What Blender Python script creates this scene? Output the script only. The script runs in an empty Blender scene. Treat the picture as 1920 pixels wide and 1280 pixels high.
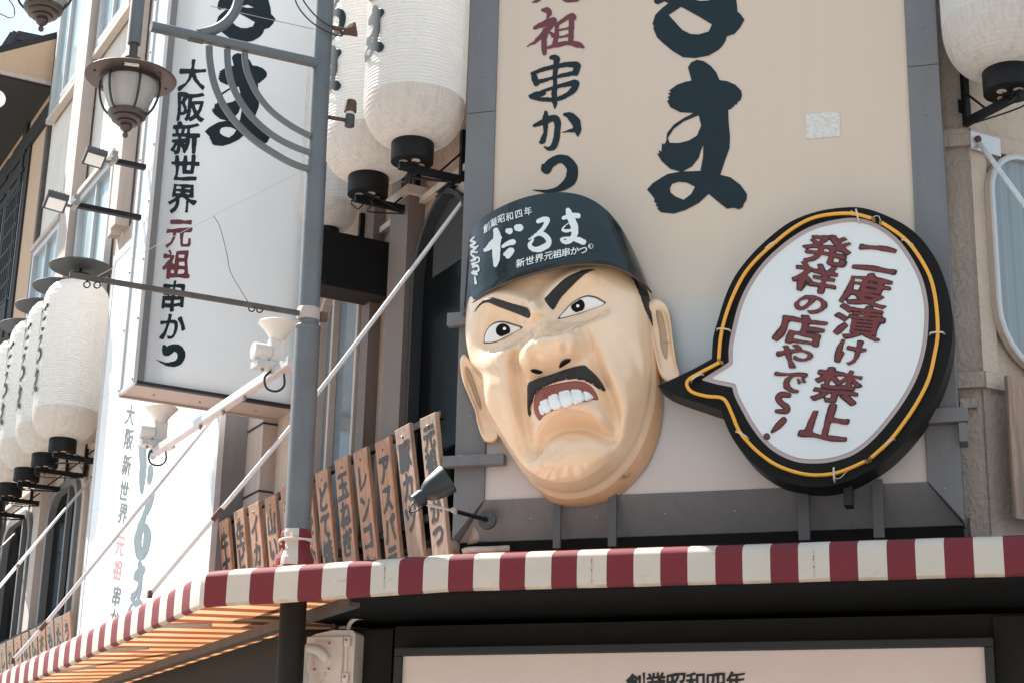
import bpy, math, random
import numpy as np
from mathutils import Vector, Matrix, noise
from mathutils.bvhtree import BVHTree
from mathutils.geometry import tessellate_polygon
random.seed(7)
sc = bpy.context.scene
COL = sc.collection
R = math.radians
# ------------------------------------------------------------------ camera (calibrated from the vanishing points)
F = 3305.0
Uc = np.array([257 / F, 10405 / F, -1.0]); Uc /= np.linalg.norm(Uc)
Fc = np.array([0, 0, -1.0]); Fc = Fc - Uc * Fc.dot(Uc); Fc /= np.linalg.norm(Fc)
Rc = np.cross(Fc, Uc)
HD = R(107.0)
Fw = np.array([math.cos(HD), math.sin(HD), 0]); Uw = np.array([0, 0, 1.0]); Rw = np.cross(Fw, Uw)
CM = np.stack([Rw, Fw, Uw], 1) @ np.stack([Rc, Fc, Uc], 1).T
CAM = np.array([2.011, -11.0, 1.6])
cd = bpy.data.cameras.new('camera'); cam = bpy.data.objects.new('camera', cd); COL.objects.link(cam)
cd.sensor_width = 36; cd.lens = F / 1920 * 36; cd.clip_end = 3000
mw = Matrix([list(CM[i]) + [CAM[i]] for i in range(3)] + [[0, 0, 0, 1]])
cam.matrix_world = mw
sc.camera = cam
# ------------------------------------------------------------------ light
SUN_AZ, SUN_EL = 157.0, 50.0
w = bpy.data.worlds.new('World'); sc.world = w; w.use_nodes = True
nt = w.node_tree; nt.nodes.clear()
sky = nt.nodes.new('ShaderNodeTexSky'); sky.sky_type = 'NISHITA'; sky.sun_disc = False
sky.sun_elevation = R(SUN_EL); sky.sun_rotation = R(90 - SUN_AZ); sky.dust_density = 1.2
bg = nt.nodes.new('ShaderNodeBackground'); bg.inputs[1].default_value = 0.15
wo = nt.nodes.new('ShaderNodeOutputWorld')
tc = nt.nodes.new('ShaderNodeTexCoord'); nz = nt.nodes.new('ShaderNodeTexNoise'); nz.inputs['Scale'].default_value = 2.2
nz.inputs['Detail'].default_value = 6
cr = nt.nodes.new('ShaderNodeValToRGB'); cr.color_ramp.elements[0].position = .42; cr.color_ramp.elements[1].position = .66
mx = nt.nodes.new('ShaderNodeMix'); mx.data_type = 'RGBA'; mx.inputs[7].default_value = (1.5, 1.98, 2.3, 1)
nt.links.new(tc.outputs['Generated'], nz.inputs['Vector']); nt.links.new(nz.outputs['Fac'], cr.inputs[0])
hz = nt.nodes.new('ShaderNodeMapRange'); hz.inputs['To Min'].default_value = .78; nt.links.new(cr.outputs[0], hz.inputs['Value']); nt.links.new(hz.outputs[0], mx.inputs[0]); nt.links.new(sky.outputs[0], mx.inputs[6])
nt.links.new(mx.outputs[2], bg.inputs[0]); nt.links.new(bg.outputs[0], wo.inputs[0])
sl = bpy.data.lights.new('sun', 'SUN'); sl.energy = 5.0; sl.angle = R(0.5); sl.color = (1.0, .95, .87)
so = bpy.data.objects.new('sun', sl); COL.objects.link(so); so.location = (0, 0, 30)
sdir = Vector((math.cos(R(SUN_AZ)) * math.cos(R(SUN_EL)), math.sin(R(SUN_AZ)) * math.cos(R(SUN_EL)), math.sin(R(SUN_EL))))
so.rotation_euler = sdir.to_track_quat('Z', 'Y').to_euler()
vs = sc.view_settings; vs.view_transform = 'Standard'; vs.look = 'None'; vs.gamma = 1; vs.exposure = 1.72
vs.use_curve_mapping = False
sc.render.engine = 'CYCLES'; sc.cycles.max_bounces = 8; sc.cycles.diffuse_bounces = 5
sc.cycles.use_denoising = True

# ------------------------------------------------------------------ geometry helpers
S = math.sqrt(.5)
C0 = np.array([-1.6, 0, 0.]); L = np.array([-S, S, 0.]); NL = np.array([-S, -S, 0.])      # left street front
C1 = np.array([1.73, 0, 0.]); RD = np.array([S, S, 0.]); NR = np.array([S, -S, 0.])       # right street front
Z = np.array([0, 0, 1.0])
def ray(u, v): return CM @ np.array([(u - 960) / F, -(v - 640) / F, -1.0])
def hit(u, v, p, n):
    d = ray(u, v); n = np.array(n, float); return CAM + d * ((np.array(p, float) - CAM).dot(n) / d.dot(n))
def yp(u, v, d=0.0): return hit(u, v, (0, -d, 0), (0, 1, 0))           # point on a plane parallel to the corner front, d metres proud
def lp(u, v, o=0.0): return hit(u, v, C0 + o * NL, NL)                 # on the left front, o proud
def rp(u, v, o=0.0): return hit(u, v, C1 + o * NR, NR)
def sp(u, v, s): return hit(u, v, C0 + s * L, L)                       # on a plane across the left street, s along it
def LF(s, o, z): return C0 + s * L + o * NL + z * Z
def RF(s, o, z): return C1 + s * RD + o * NR + z * Z
def sz(P): return float((P - C0).dot(L)), float(P[2])
def oz(P): return float((P - C0).dot(NL)), float(P[2])

ORG = {}
class MB:
    def __init__(s): s.v = []; s.f = []; s.m = []
    def add(s, vs, fs, mi=0):
        b = len(s.v); s.v += [tuple(map(float, p)) for p in vs]
        s.f += [tuple(b + i for i in f) for f in fs]; s.m += [mi] * len(fs); return s
    def hexa(s, p, mi=0):          # p: 4 bottom, 4 top
        return s.add(p, [(3, 2, 1, 0), (4, 5, 6, 7), (0, 1, 5, 4), (1, 2, 6, 5), (2, 3, 7, 6), (3, 0, 4, 7)], mi)
    def box(s, o, a, b, c, mi=0):  # corner + three edge vectors
        o, a, b, c = (np.array(x, float) for x in (o, a, b, c))
        if np.dot(np.cross(a, b), c) < 0: a, b = b, a
        return s.hexa([o, o + a, o + a + b, o + b, o + c, o + a + c, o + a + b + c, o + b + c], mi)
    def cbox(s, c, a, b, d, mi=0):
        c, a, b, d = (np.array(x, float) for x in (c, a, b, d)); return s.box(c - a / 2 - b / 2 - d / 2, a, b, d, mi)
    def tube(s, pts, r, n=10, cap=True, mi=0, smooth=None):
        P = [Vector(p) for p in pts]; k = len(P); rr = r if hasattr(r, '__len__') else [r] * k
        T = [(P[min(i + 1, k - 1)] - P[max(i - 1, 0)]).normalized() for i in range(k)]
        a = T[0].orthogonal().normalized(); vs = []; fs = []
        for i in range(k):
            a = (a - T[i] * a.dot(T[i])).normalized(); b = T[i].cross(a)
            for j in range(n):
                t = 2 * math.pi * j / n; vs.append(P[i] + (a * math.cos(t) + b * math.sin(t)) * rr[i])
        for i in range(k - 1):
            for j in range(n): fs.append((i * n + j, i * n + (j + 1) % n, (i + 1) * n + (j + 1) % n, (i + 1) * n + j))
        if cap: fs.append(tuple(range(n - 1, -1, -1))); fs.append(tuple((k - 1) * n + j for j in range(n)))
        return s.add(vs, fs, mi)
    def lathe(s, prof, c, n=32, ax=(0, 0, 1), mi=0):   # prof: (radius, height)
        A = Vector(ax).normalized(); a = A.orthogonal().normalized(); b = A.cross(a); c = Vector(c); vs = []; fs = []
        for r, h in prof:
            for j in range(n):
                t = 2 * math.pi * j / n; vs.append(c + A * h + (a * math.cos(t) + b * math.sin(t)) * max(r, 1e-4))
        k = len(prof)
        for i in range(k - 1):
            for j in range(n): fs.append((i * n + j, i * n + (j + 1) % n, (i + 1) * n + (j + 1) % n, (i + 1) * n + j))
        fs.append(tuple(range(n - 1, -1, -1))); fs.append(tuple((k - 1) * n + j for j in range(n)))
        return s.add(vs, fs, mi)
    def prism(s, front, d, holes=(), mi=0):    # polygon (3-d points) pushed by vector d
        rings = [[np.array(p, float) for p in front]] + [[np.array(p, float) for p in h] for h in holes]
        allp = [p for r_ in rings for p in r_]; n = len(allp); d = np.array(d, float)
        tri = tessellate_polygon([[Vector(p) for p in r_] for r_ in rings])
        vs = allp + [p + d for p in allp]; fs = []
        for t in tri: fs.append(tuple(t)); fs.append(tuple(n + i for i in reversed(t)))
        b = 0
        for r_ in rings:
            k = len(r_)
            for i in range(k): fs.append((b + i, b + (i + 1) % k, n + b + (i + 1) % k, n + b + i))
            b += k
        return s.add(vs, fs, mi)
    def grid(s, rows, mi=0, closed=False):
        k = len(rows[0]); vs = [p for r_ in rows for p in r_]; fs = []
        for i in range(len(rows) - 1):
            for j in range(k - (0 if closed else 1)):
                fs.append((i * k + j, i * k + (j + 1) % k, (i + 1) * k + (j + 1) % k, (i + 1) * k + j))
        return s.add(vs, fs, mi)
    def build(s, name, mats, parent=None, smooth=False, fix=True, bevel=0):
        org = ORG[parent.name] if parent else np.mean(np.array(s.v), 0)
        me = bpy.data.meshes.new(name)
        me.from_pydata([tuple(np.array(p) - org) for p in s.v], [], s.f)
        mats = mats if isinstance(mats, (list, tuple)) else [mats]
        for m in mats: me.materials.append(m)
        if len(mats) > 1: me.polygons.foreach_set('material_index', s.m)
        if fix:
            import bmesh
            bm = bmesh.new(); bm.from_mesh(me); bmesh.ops.recalc_face_normals(bm, faces=bm.faces)
            bm.to_mesh(me); bm.free()
        me.update()
        o = bpy.data.objects.new(name, me); COL.objects.link(o)
        if smooth:
            me.polygons.foreach_set('use_smooth', [True] * len(me.polygons))
            if smooth is not True: me.set_sharp_from_angle(angle=R(smooth))
        if bevel:
            b = o.modifiers.new('bevel', 'BEVEL'); b.width = bevel; b.segments = 2; b.limit_method = 'ANGLE'; b.angle_limit = R(40)
        if parent: o.parent = parent
        else: o.location = org
        ORG[o.name] = org
        return o
def thing(name, label, cat, loc, group=None):
    o = bpy.data.objects.new(name, None); COL.objects.link(o); o.location = tuple(map(float, loc)); o.empty_display_size = .1
    o['label'] = label; o['category'] = cat
    if group: o['group'] = group
    ORG[o.name] = np.array(loc, float); return o
def tag(o, label, cat, group=None):
    o['label'] = label; o['category'] = cat
    if group: o['group'] = group
    return o
def structure(o): o['kind'] = 'structure'; return o
def stuff(o): o['kind'] = 'stuff'; return o
def dup(root, delta, label, group=None):
    r = root.copy(); COL.objects.link(r); r.location = Vector(root.location) + Vector(tuple(map(float, delta))); r['label'] = label
    if group: r['group'] = group
    ORG[r.name] = ORG[root.name] + np.array(delta, float)
    for ch in list(root.children):
        c = ch.copy(); COL.objects.link(c); c.parent = r
        for g in list(ch.children):
            d = g.copy(); COL.objects.link(d); d.parent = c
    return r

# ------------------------------------------------------------------ materials
def mat(name, col, rough=.6, var=.12, vscale=3.0, bump=0.0, bscale=60.0, metal=0.0, spec=.5, coat=0.0, streak=0.0, dirt=None, dirt_amt=0.0, dscale=2.0, trans=0.0, stretch=None, tcol=None):
    m = bpy.data.materials.new(name); m.use_nodes = True; t = m.node_tree; b = t.nodes['Principled BSDF']
    b.inputs['Roughness'].default_value = rough; b.inputs['Metallic'].default_value = metal
    b.inputs['Specular IOR Level'].default_value = spec; b.inputs['Coat Weight'].default_value = coat; b.inputs['Coat Roughness'].default_value = .08
    tx = t.nodes.new('ShaderNodeTexCoord'); mp = t.nodes.new('ShaderNodeMapping')
    t.links.new(tx.outputs['Object'], mp.inputs[0])
    if stretch: mp.inputs['Scale'].default_value = stretch
    n = t.nodes.new('ShaderNodeTexNoise'); n.inputs['Scale'].default_value = vscale; n.inputs['Detail'].default_value = 6
    n.inputs['Roughness'].default_value = .62
    t.links.new(mp.outputs[0], n.inputs['Vector'])
    r = t.nodes.new('ShaderNodeValToRGB'); e = r.color_ramp.elements
    e[0].position = .28; e[1].position = .72
    e[0].color = (*[c * (1 - var) for c in col], 1); e[1].color = (*[min(1, c * (1 + var)) for c in col], 1)
    t.links.new(n.outputs['Fac'], r.inputs[0]); last = r.outputs[0]
    if streak:                                            # rain streaks running down
        mp2 = t.nodes.new('ShaderNodeMapping'); mp2.inputs['Scale'].default_value = (14, 14, .7); t.links.new(tx.outputs['Object'], mp2.inputs[0])
        n2 = t.nodes.new('ShaderNodeTexNoise'); n2.inputs['Scale'].default_value = 1.0; n2.inputs['Detail'].default_value = 4; t.links.new(mp2.outputs[0], n2.inputs['Vector'])
        r2 = t.nodes.new('ShaderNodeValToRGB'); r2.color_ramp.elements[0].position = .52; r2.color_ramp.elements[1].position = .75
        t.links.new(n2.outputs['Fac'], r2.inputs[0])
        mu = t.nodes.new('ShaderNodeMath'); mu.operation = 'MULTIPLY'; mu.inputs[1].default_value = streak; t.links.new(r2.outputs[0], mu.inputs[0])
        x = t.nodes.new('ShaderNodeMix'); x.data_type = 'RGBA'; x.inputs[7].default_value = (*[c * .45 for c in col], 1)
        t.links.new(mu.outputs[0], x.inputs[0]); t.links.new(last, x.inputs[6]); last = x.outputs[2]
    if dirt:
        n3 = t.nodes.new('ShaderNodeTexNoise'); n3.inputs['Scale'].default_value = dscale; n3.inputs['Detail'].default_value = 9; n3.inputs['Roughness'].default_value = .7
        t.links.new(tx.outputs['Object'], n3.inputs['Vector'])
        r3 = t.nodes.new('ShaderNodeValToRGB'); r3.color_ramp.elements[0].position = 1 - dirt_amt - .12 if dirt_amt > .3 else .62 - dirt_amt * .4; r3.color_ramp.elements[1].position = r3.color_ramp.elements[0].position + .12
        t.links.new(n3.outputs['Fac'], r3.inputs[0])
        mu = t.nodes.new('ShaderNodeMath'); mu.operation = 'MULTIPLY'; mu.inputs[1].default_value = .75; t.links.new(r3.outputs[0], mu.inputs[0])
        x = t.nodes.new('ShaderNodeMix'); x.data_type = 'RGBA'; x.inputs[7].default_value = (*dirt, 1)
        t.links.new(mu.outputs[0], x.inputs[0]); t.links.new(last, x.inputs[6]); last = x.outputs[2]
    t.links.new(last, b.inputs['Base Color'])
    rr = t.nodes.new('ShaderNodeMapRange'); rr.inputs['To Min'].default_value = max(.03, rough - .1); rr.inputs['To Max'].default_value = min(1, rough + .12)
    t.links.new(n.outputs['Fac'], rr.inputs['Value']); t.links.new(rr.outputs[0], b.inputs['Roughness'])
    if bump:
        nb = t.nodes.new('ShaderNodeTexNoise'); nb.inputs['Scale'].default_value = bscale; nb.inputs['Detail'].default_value = 5
        t.links.new(mp.outputs[0], nb.inputs['Vector'])
        bp = t.nodes.new('ShaderNodeBump'); bp.inputs['Strength'].default_value = bump; bp.inputs['Distance'].default_value = .02
        t.links.new(nb.outputs['Fac'], bp.inputs['Height']); t.links.new(bp.outputs[0], b.inputs['Normal'])
    if trans:
        tr = t.nodes.new('ShaderNodeBsdfTranslucent')
        if tcol: tr.inputs[0].default_value = (*tcol, 1)
        else: t.links.new(last, tr.inputs[0])
        ms = t.nodes.new('ShaderNodeMixShader'); ms.inputs[0].default_value = trans
        t.links.new(b.outputs[0], ms.inputs[1]); t.links.new(tr.outputs[0], ms.inputs[2])
        t.links.new(ms.outputs[0], t.nodes['Material Output'].inputs[0])
    return m
M = {}
M['stucco'] = mat('stucco', (.50, .405, .335), .9, .10, 1.6, .9, 26, streak=.22)
M['stucco_pale'] = mat('stucco_pale', (.66, .61, .56), .9, .08, 1.6, .35, 40, streak=.25)
M['stucco_rough'] = mat('stucco_rough', (.37, .31, .27), .95, .12, 2.0, 1.0, 30, streak=.25)
M['trim'] = mat('trim', (.50, .42, .37), .75, .08, 2.0, .15, 60, streak=.3)
M['pilaster'] = mat('pilaster', (.45, .375, .34), .6, .08, 1.5, .05, 60, streak=.25)
M['pilaster_shaded'] = mat('pilaster_shaded', (.15, .115, .10), .6, .1, 1.5, .05, 60, streak=.3); M['stucco_shaded'] = mat('stucco_shaded', (.33, .24, .19), .9, .12, 1.6, .9, 26, streak=.3)  # darker copies of pilaster and stucco: the near bays' shade in the colour
M['sash'] = mat('sash', (.50, .50, .51), .4, .08, 2, metal=.3)
M['pane_dark'] = mat('pane_dark', (.006, .0065, .007), .12, .3, 1.2, spec=.03)
M['blind'] = mat('blind', (.022, .02, .019), .8, .1, 3)
M['pane_grey'] = mat('pane_grey', (.16, .20, .225), .06, .3, 1.0)
M['pane_pale'] = mat('pane_pale', (.36, .44, .47), .12, .25, 1.4, stretch=(1, 1, .4))
M['pane_right'] = mat('pane_right', (.23, .265, .29), .08, .22, 1.0, stretch=(26, 26, .15))
M['frame_grey'] = mat('frame_grey', (.165, .163, .170), .5, .10, 1.5, .03, 80, metal=.1, streak=.25)
M['frame_mid'] = mat('frame_mid', (.085, .085, .09), .55, .15, 3, streak=.3)
M['frame_dark'] = mat('frame_dark', (.03, .032, .036), .6, .15, 2, spec=.3)
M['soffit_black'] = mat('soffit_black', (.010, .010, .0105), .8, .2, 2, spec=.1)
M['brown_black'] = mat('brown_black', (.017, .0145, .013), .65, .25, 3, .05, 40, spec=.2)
M['ink'] = mat('ink', (.014, .026, .034), .6, .1, 6, spec=.2)
M['ink_black'] = mat('ink_black', (.012, .012, .013), .5, .1, 6)
M['ink_glare'] = mat('ink_glare', (.095, .115, .125), .6, .3, 9); M['ink_glare_large'] = mat('ink_glare_large', (.12, .155, .175), .6, .15, 9)  # inks lightened to stand for sun glare on the flat wall sign
M['red_ink'] = mat('red_ink', (.135, .026, .038), .5, .1, 6)
M['red_glare'] = mat('red_glare', (.42, .20, .205), .5, .15, 9)  # red ink lightened likewise for the sun glare
M['bubble_red'] = mat('bubble_red', (.15, .022, .022), .45, .1, 6)
M['white_ink'] = mat('white_ink', (.72, .75, .75), .45, .05, 6)
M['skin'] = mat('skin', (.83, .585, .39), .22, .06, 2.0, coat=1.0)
M['skin_tan_shade'] = mat('skin_tan_shade', (.40, .27, .17), .35, .15, 3, coat=.4)  # tan for the ear hollows, with their shade put into it
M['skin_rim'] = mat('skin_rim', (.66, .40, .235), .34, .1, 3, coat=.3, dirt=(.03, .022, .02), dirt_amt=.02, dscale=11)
M['cap'] = mat('cap_gloss', (.009, .017, .021), .2, .2, 2, spec=.35, coat=.2)
M['hair'] = mat('hair', (.012, .011, .011), .35, .3, 8, .8, 90)
M['lip'] = mat('lip', (.27, .050, .028), .3, .2, 5, .2, 40, coat=.4)
M['tooth'] = mat('tooth', (.80, .80, .80), .2, .03, 4, coat=.5)
M['eye_white'] = mat('eye_white', (.80, .79, .79), .2, .02, 4, coat=.5)
M['spot_teal'] = mat('spot_teal', (.012, .021, .026), .42, .2, 4)
M['glint'] = mat('glint', (.9, .9, .9), .6, .02, 4, spec=.1); M['pupil'] = mat('pupil', (.006, .006, .007), .5, .1, 4, spec=.1)
M['eye_rim'] = mat('eye_rim', (.09, .045, .02), .4, .2, 5)
M['black_gloss'] = mat('black_gloss', (.008, .008, .009), .25, .3, 3, coat=.3)
M['case_black'] = mat('case_black', (.008, .008, .008), .45, .3, 2, spec=.15)
M['bubble_white'] = mat('bubble_white', (.68, .70, .715), .12, .03, 1.2, coat=.4)
M['bubble_pink'] = mat('bubble_pink', (.42, .35, .355), .4, .05, 3)
M['neon'] = mat('neon_glass', (.80, .36, .015), .22, .08, 8, coat=.5)
M['neon_end'] = mat('neon_end', (.30, .17, .05), .4, .2, 8)
M['porcelain'] = mat('porcelain', (.62, .55, .47), .3, .1, 10)
M['lantern'] = mat('lantern_vinyl', (.86, .85, .84), .45, .02, 3, trans=.6, streak=.10)
M['lantern_low'] = mat('lantern_vinyl_stained', (.84, .79, .755), .5, .10, 5, trans=.55, stretch=(10, 10, .7), streak=.32)
M['iron_black'] = mat('iron_black', (.010, .010, .011), .5, .3, 5, spec=.2)
M['hat_grey'] = mat('hat_grey', (.05, .052, .056), .5, .15, 4)
M['post'] = mat('post_paint', (.095, .107, .118), .5, .2, 2.5, .05, 30, metal=.0, spec=.9, dirt=(.15, .085, .06), dirt_amt=.10, dscale=7, streak=.3)
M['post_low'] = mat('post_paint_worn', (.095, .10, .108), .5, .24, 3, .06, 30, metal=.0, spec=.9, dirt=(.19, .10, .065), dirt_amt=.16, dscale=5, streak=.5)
M['lamp_brown'] = mat('lamp_brown', (.078, .058, .051), .4, .18, 6, .05, 60, metal=.3)
M['lamp_dark'] = mat('lamp_dark', (.022, .020, .020), .4, .3, 8)
M['lamp_glass'] = mat('lamp_glass', (.50, .475, .46), .22, .14, 6, trans=.3, stretch=(1, 1, .5))
M['rust'] = mat('rust', (.10, .055, .038), .8, .4, 14, .3, 60)
M['rust_bar'] = mat('rusty_bar', (.085, .068, .06), .65, .35, 12, .2, 60)
M['white_plastic'] = mat('white_plastic', (.68, .63, .59), .4, .05, 5, dirt=(.4, .33, .27), dirt_amt=.05, dscale=8)
M['alu'] = mat('aluminium_tube', (.56, .54, .54), .4, .08, 6, metal=.5)
M['rod'] = mat('rod_paint', (.60, .60, .61), .4, .08, 8, dirt=(.25, .13, .07), dirt_amt=.06, dscale=9)
M['cable'] = mat('cable', (.016, .018, .022), .5, .2, 10)
M['thread'] = mat('thread', (.32, .33, .35), .6, .1, 10)
M['wood'] = mat('plank_wood', (.37, .205, .13), .7, .40, 7, .35, 26, stretch=(5, 5, .45), streak=.35)
M['wood_grey'] = mat('plank_wood_weathered', (.30, .205, .155), .75, .38, 7, .35, 26, stretch=(5, 5, .45), streak=.4)
M['awn_red'] = mat('awning_red', (.185, .020, .033), .75, .06, 3, .08, 220, trans=.26, tcol=(.38, .12, .055))
M['awn_white'] = mat('awning_white', (.68, .63, .565), .75, .06, 3, .08, 220, trans=.28, tcol=(.80, .43, .21), dirt=(.45, .36, .27), dirt_amt=.04, dscale=6)
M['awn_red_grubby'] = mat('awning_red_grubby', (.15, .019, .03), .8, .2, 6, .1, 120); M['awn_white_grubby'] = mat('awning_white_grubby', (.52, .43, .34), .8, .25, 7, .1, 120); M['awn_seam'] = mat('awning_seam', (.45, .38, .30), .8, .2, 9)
M['box_cream'] = mat('box_cream', (.76, .65, .59), .45, .05, 4, dirt=(.34, .2, .11), dirt_amt=.06, dscale=6)
M['panel_pink'] = mat('panel_pink', (.68, .55, .50), .3, .05, 1.4, coat=.2)
M['sign_grey'] = mat('sign_white', (.70, .725, .75), .4, .03, 1.0, spec=.3, trans=.34)
M['sign_side'] = mat('sign_side', (.60, .66, .70), .35, .06, 1.2, coat=.2)
M['sign_under'] = mat('sign_under', (.42, .34, .30), .55, .1, 2)
M['sign_white'] = mat('sign_bright', (.80, .80, .80), .4, .03, 1.0)
M['sticker'] = mat('sticker', (.62, .60, .57), .7, .28, 90)
M['timber'] = mat('timber_black', (.014, .013, .013), .7, .3, 5)
M['plaster_tan'] = mat('plaster_tan', (.52, .36, .245), .85, .06, 1.5, .1, 60, streak=.12)
M['paper'] = mat('paper_pane', (.62, .65, .68), .6, .15, 4)
M['asphalt'] = mat('paving', (.24, .225, .205), .85, .2, .8, .3, 40)
M['steel'] = mat('screw_steel', (.25, .24, .23), .4, .2, 20, metal=.6)

# main sign panel: beige print fading through a pale speckled airbrush cloud to off-white at the foot
def panel_material():
    m = mat('sign_print', (.66, .53, .43), .5, .03, 1.0); t = m.node_tree; b = t.nodes['Principled BSDF']
    tx = t.nodes.new('ShaderNodeTexCoord'); sx = t.nodes.new('ShaderNodeSeparateXYZ'); t.links.new(tx.outputs['Object'], sx.inputs[0])
    n = t.nodes.new('ShaderNodeTexNoise'); n.inputs['Scale'].default_value = 1.3; n.inputs['Detail'].default_value = 3; t.links.new(tx.outputs['Object'], n.inputs['Vector'])
    f = t.nodes.new('ShaderNodeTexNoise'); f.inputs['Scale'].default_value = 160; t.links.new(tx.outputs['Object'], f.inputs['Vector'])
    a = t.nodes.new('ShaderNodeMath'); a.operation = 'MULTIPLY_ADD'; a.inputs[1].default_value = .5; t.links.new(n.outputs['Fac'], a.inputs[0]); t.links.new(sx.outputs['Z'], a.inputs[2])
    a2 = t.nodes.new('ShaderNodeMath'); a2.operation = 'MULTIPLY_ADD'; a2.inputs[1].default_value = .3; t.links.new(f.outputs['Fac'], a2.inputs[0]); t.links.new(a.outputs[0], a2.inputs[2])
    mr = t.nodes.new('ShaderNodeMapRange'); mr.inputs['From Min'].default_value = .3; mr.inputs['From Max'].default_value = 2.6; t.links.new(a2.outputs[0], mr.inputs['Value'])
    r = t.nodes.new('ShaderNodeValToRGB'); e = r.color_ramp.elements
    e[0].position = 0; e[0].color = (.62, .535, .505, 1); e[1].position = 1; e[1].color = (.62, .50, .41, 1)
    for p, c in ((.30, (.55, .55, .56)), (.46, (.52, .55, .565)), (.62, (.60, .53, .46)), (.8, (.63, .52, .425))):
        x = e.new(p); x.color = (*c, 1)
    t.links.new(mr.outputs[0], r.inputs[0])
    mp = t.nodes.new('ShaderNodeMapping'); mp.inputs['Scale'].default_value = (9, 9, .35); t.links.new(tx.outputs['Object'], mp.inputs[0])
    n2 = t.nodes.new('ShaderNodeTexNoise'); n2.inputs['Scale'].default_value = 1.0; n2.inputs['Detail'].default_value = 7; t.links.new(mp.outputs[0], n2.inputs['Vector'])
    m2 = t.nodes.new('ShaderNodeMapRange'); m2.inputs['From Min'].default_value = .45; m2.inputs['From Max'].default_value = .8; m2.inputs['To Max'].default_value = .05; t.links.new(n2.outputs['Fac'], m2.inputs['Value'])
    x = t.nodes.new('ShaderNodeMix'); x.data_type = 'RGBA'; x.inputs[7].default_value = (.34, .28, .24, 1); t.links.new(m2.outputs[0], x.inputs[0]); t.links.new(r.outputs[0], x.inputs[6])
    t.links.new(x.outputs[2], b.inputs['Base Color'])
    return m
M['print'] = panel_material()

# ------------------------------------------------------------------ brush lettering: distance fields turned into polygons
def polygonize(Fv, xs, ys, thr=0.0):
    ny, nx = Fv.shape; V = []; idx = {}; faces = []
    ins = Fv > thr
    def corner(i, j):
        k = ('c', i, j)
        if k not in idx: idx[k] = len(V); V.append((xs[j], ys[i]))
        return idx[k]
    def edge(i, j, i2, j2):
        k = ('e', min(i, i2), min(j, j2), 'h' if i == i2 else 'v')
        if k not in idx:
            a, b = Fv[i, j] - thr, Fv[i2, j2] - thr; t = min(.98, max(.02, a / (a - b)))
            idx[k] = len(V); V.append((xs[j] + (xs[j2] - xs[j]) * t, ys[i] + (ys[i2] - ys[i]) * t))
        return idx[k]
    cnt = ins[:-1, :-1].astype(int) + ins[1:, :-1] + ins[:-1, 1:] + ins[1:, 1:]
    for i, j in zip(*np.nonzero(cnt)):
        cs = ((i, j), (i, j + 1), (i + 1, j + 1), (i + 1, j)); poly = []
        for q in range(4):
            a, b = cs[q], cs[(q + 1) % 4]
            if ins[a]: poly.append(corner(*a))
            if ins[a] != ins[b]: poly.append(edge(*a, *b))
        if len(poly) >= 3: faces.append(tuple(poly))
    return V, faces
def poly_sdf(polys, X, Y):                     # even-odd polygons, inside positive
    inside = np.zeros(X.shape, bool); dist = np.full(X.shape, 1e9)
    for P in polys:
        n = len(P)
        for k in range(n):
            (x0, y0), (x1, y1) = P[k], P[(k + 1) % n]
            if y0 != y1:
                c = ((y0 > Y) != (y1 > Y)) & (X < (x1 - x0) * (Y - y0) / (y1 - y0) + x0); inside ^= c
            dx, dy = x1 - x0, y1 - y0; q = dx * dx + dy * dy + 1e-12
            t = np.clip(((X - x0) * dx + (Y - y0) * dy) / q, 0, 1)
            dist = np.minimum(dist, np.hypot(X - x0 - t * dx, Y - y0 - t * dy))
    return np.where(inside, dist, -dist)
def catmull(P, n=8, closed=False):
    P = [np.array(p, float) for p in P]; out = []; k = len(P)
    for i in range(k if closed else k - 1):
        if closed: a, b, c, d = P[(i - 1) % k], P[i], P[(i + 1) % k], P[(i + 2) % k]
        else: a, b, c, d = P[max(i - 1, 0)], P[i], P[i + 1], P[min(i + 2, k - 1)]
        for j in range(n):
            t = j / n; out.append(.5 * (2 * b + (c - a) * t + (2 * a - 5 * b + 4 * c - d) * t * t + (3 * b - a - 3 * c + d) * t ** 3))
    if not closed: out.append(P[-1])
    return out
def stroke_sdf(strokes, X, Y, minw=.5):                 # strokes: lists of (x, y, width)
    f = np.full(X.shape, -1e9)
    for s_ in strokes:
        c = catmull(s_, 6) if len(s_) > 2 else [np.array(s_[0], float) * (1 - t) + np.array(s_[-1], float) * t for t in (0, .5, 1)]
        for a, b in zip(c[:-1], c[1:]):
            dx, dy = b[0] - a[0], b[1] - a[1]; q = dx * dx + dy * dy + 1e-9
            t = np.clip(((X - a[0]) * dx + (Y - a[1]) * dy) / q, 0, 1)
            f = np.maximum(f, np.maximum(minw, (a[2] + (b[2] - a[2]) * t)) / 2 - np.hypot(X - a[0] - t * dx, Y - a[1] - t * dy))
    return f
def wobble(X, Y, sc_, amp, seed):
    rs = np.random.RandomState(seed); f = np.zeros(X.shape)
    for _ in range(6):
        a = rs.uniform(0, 6.28); k = sc_ * rs.uniform(.5, 1.8); f += np.sin((X * math.cos(a) + Y * math.sin(a)) * k + rs.uniform(0, 6.28))
    return f * amp / 2.4
GL = {}
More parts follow.
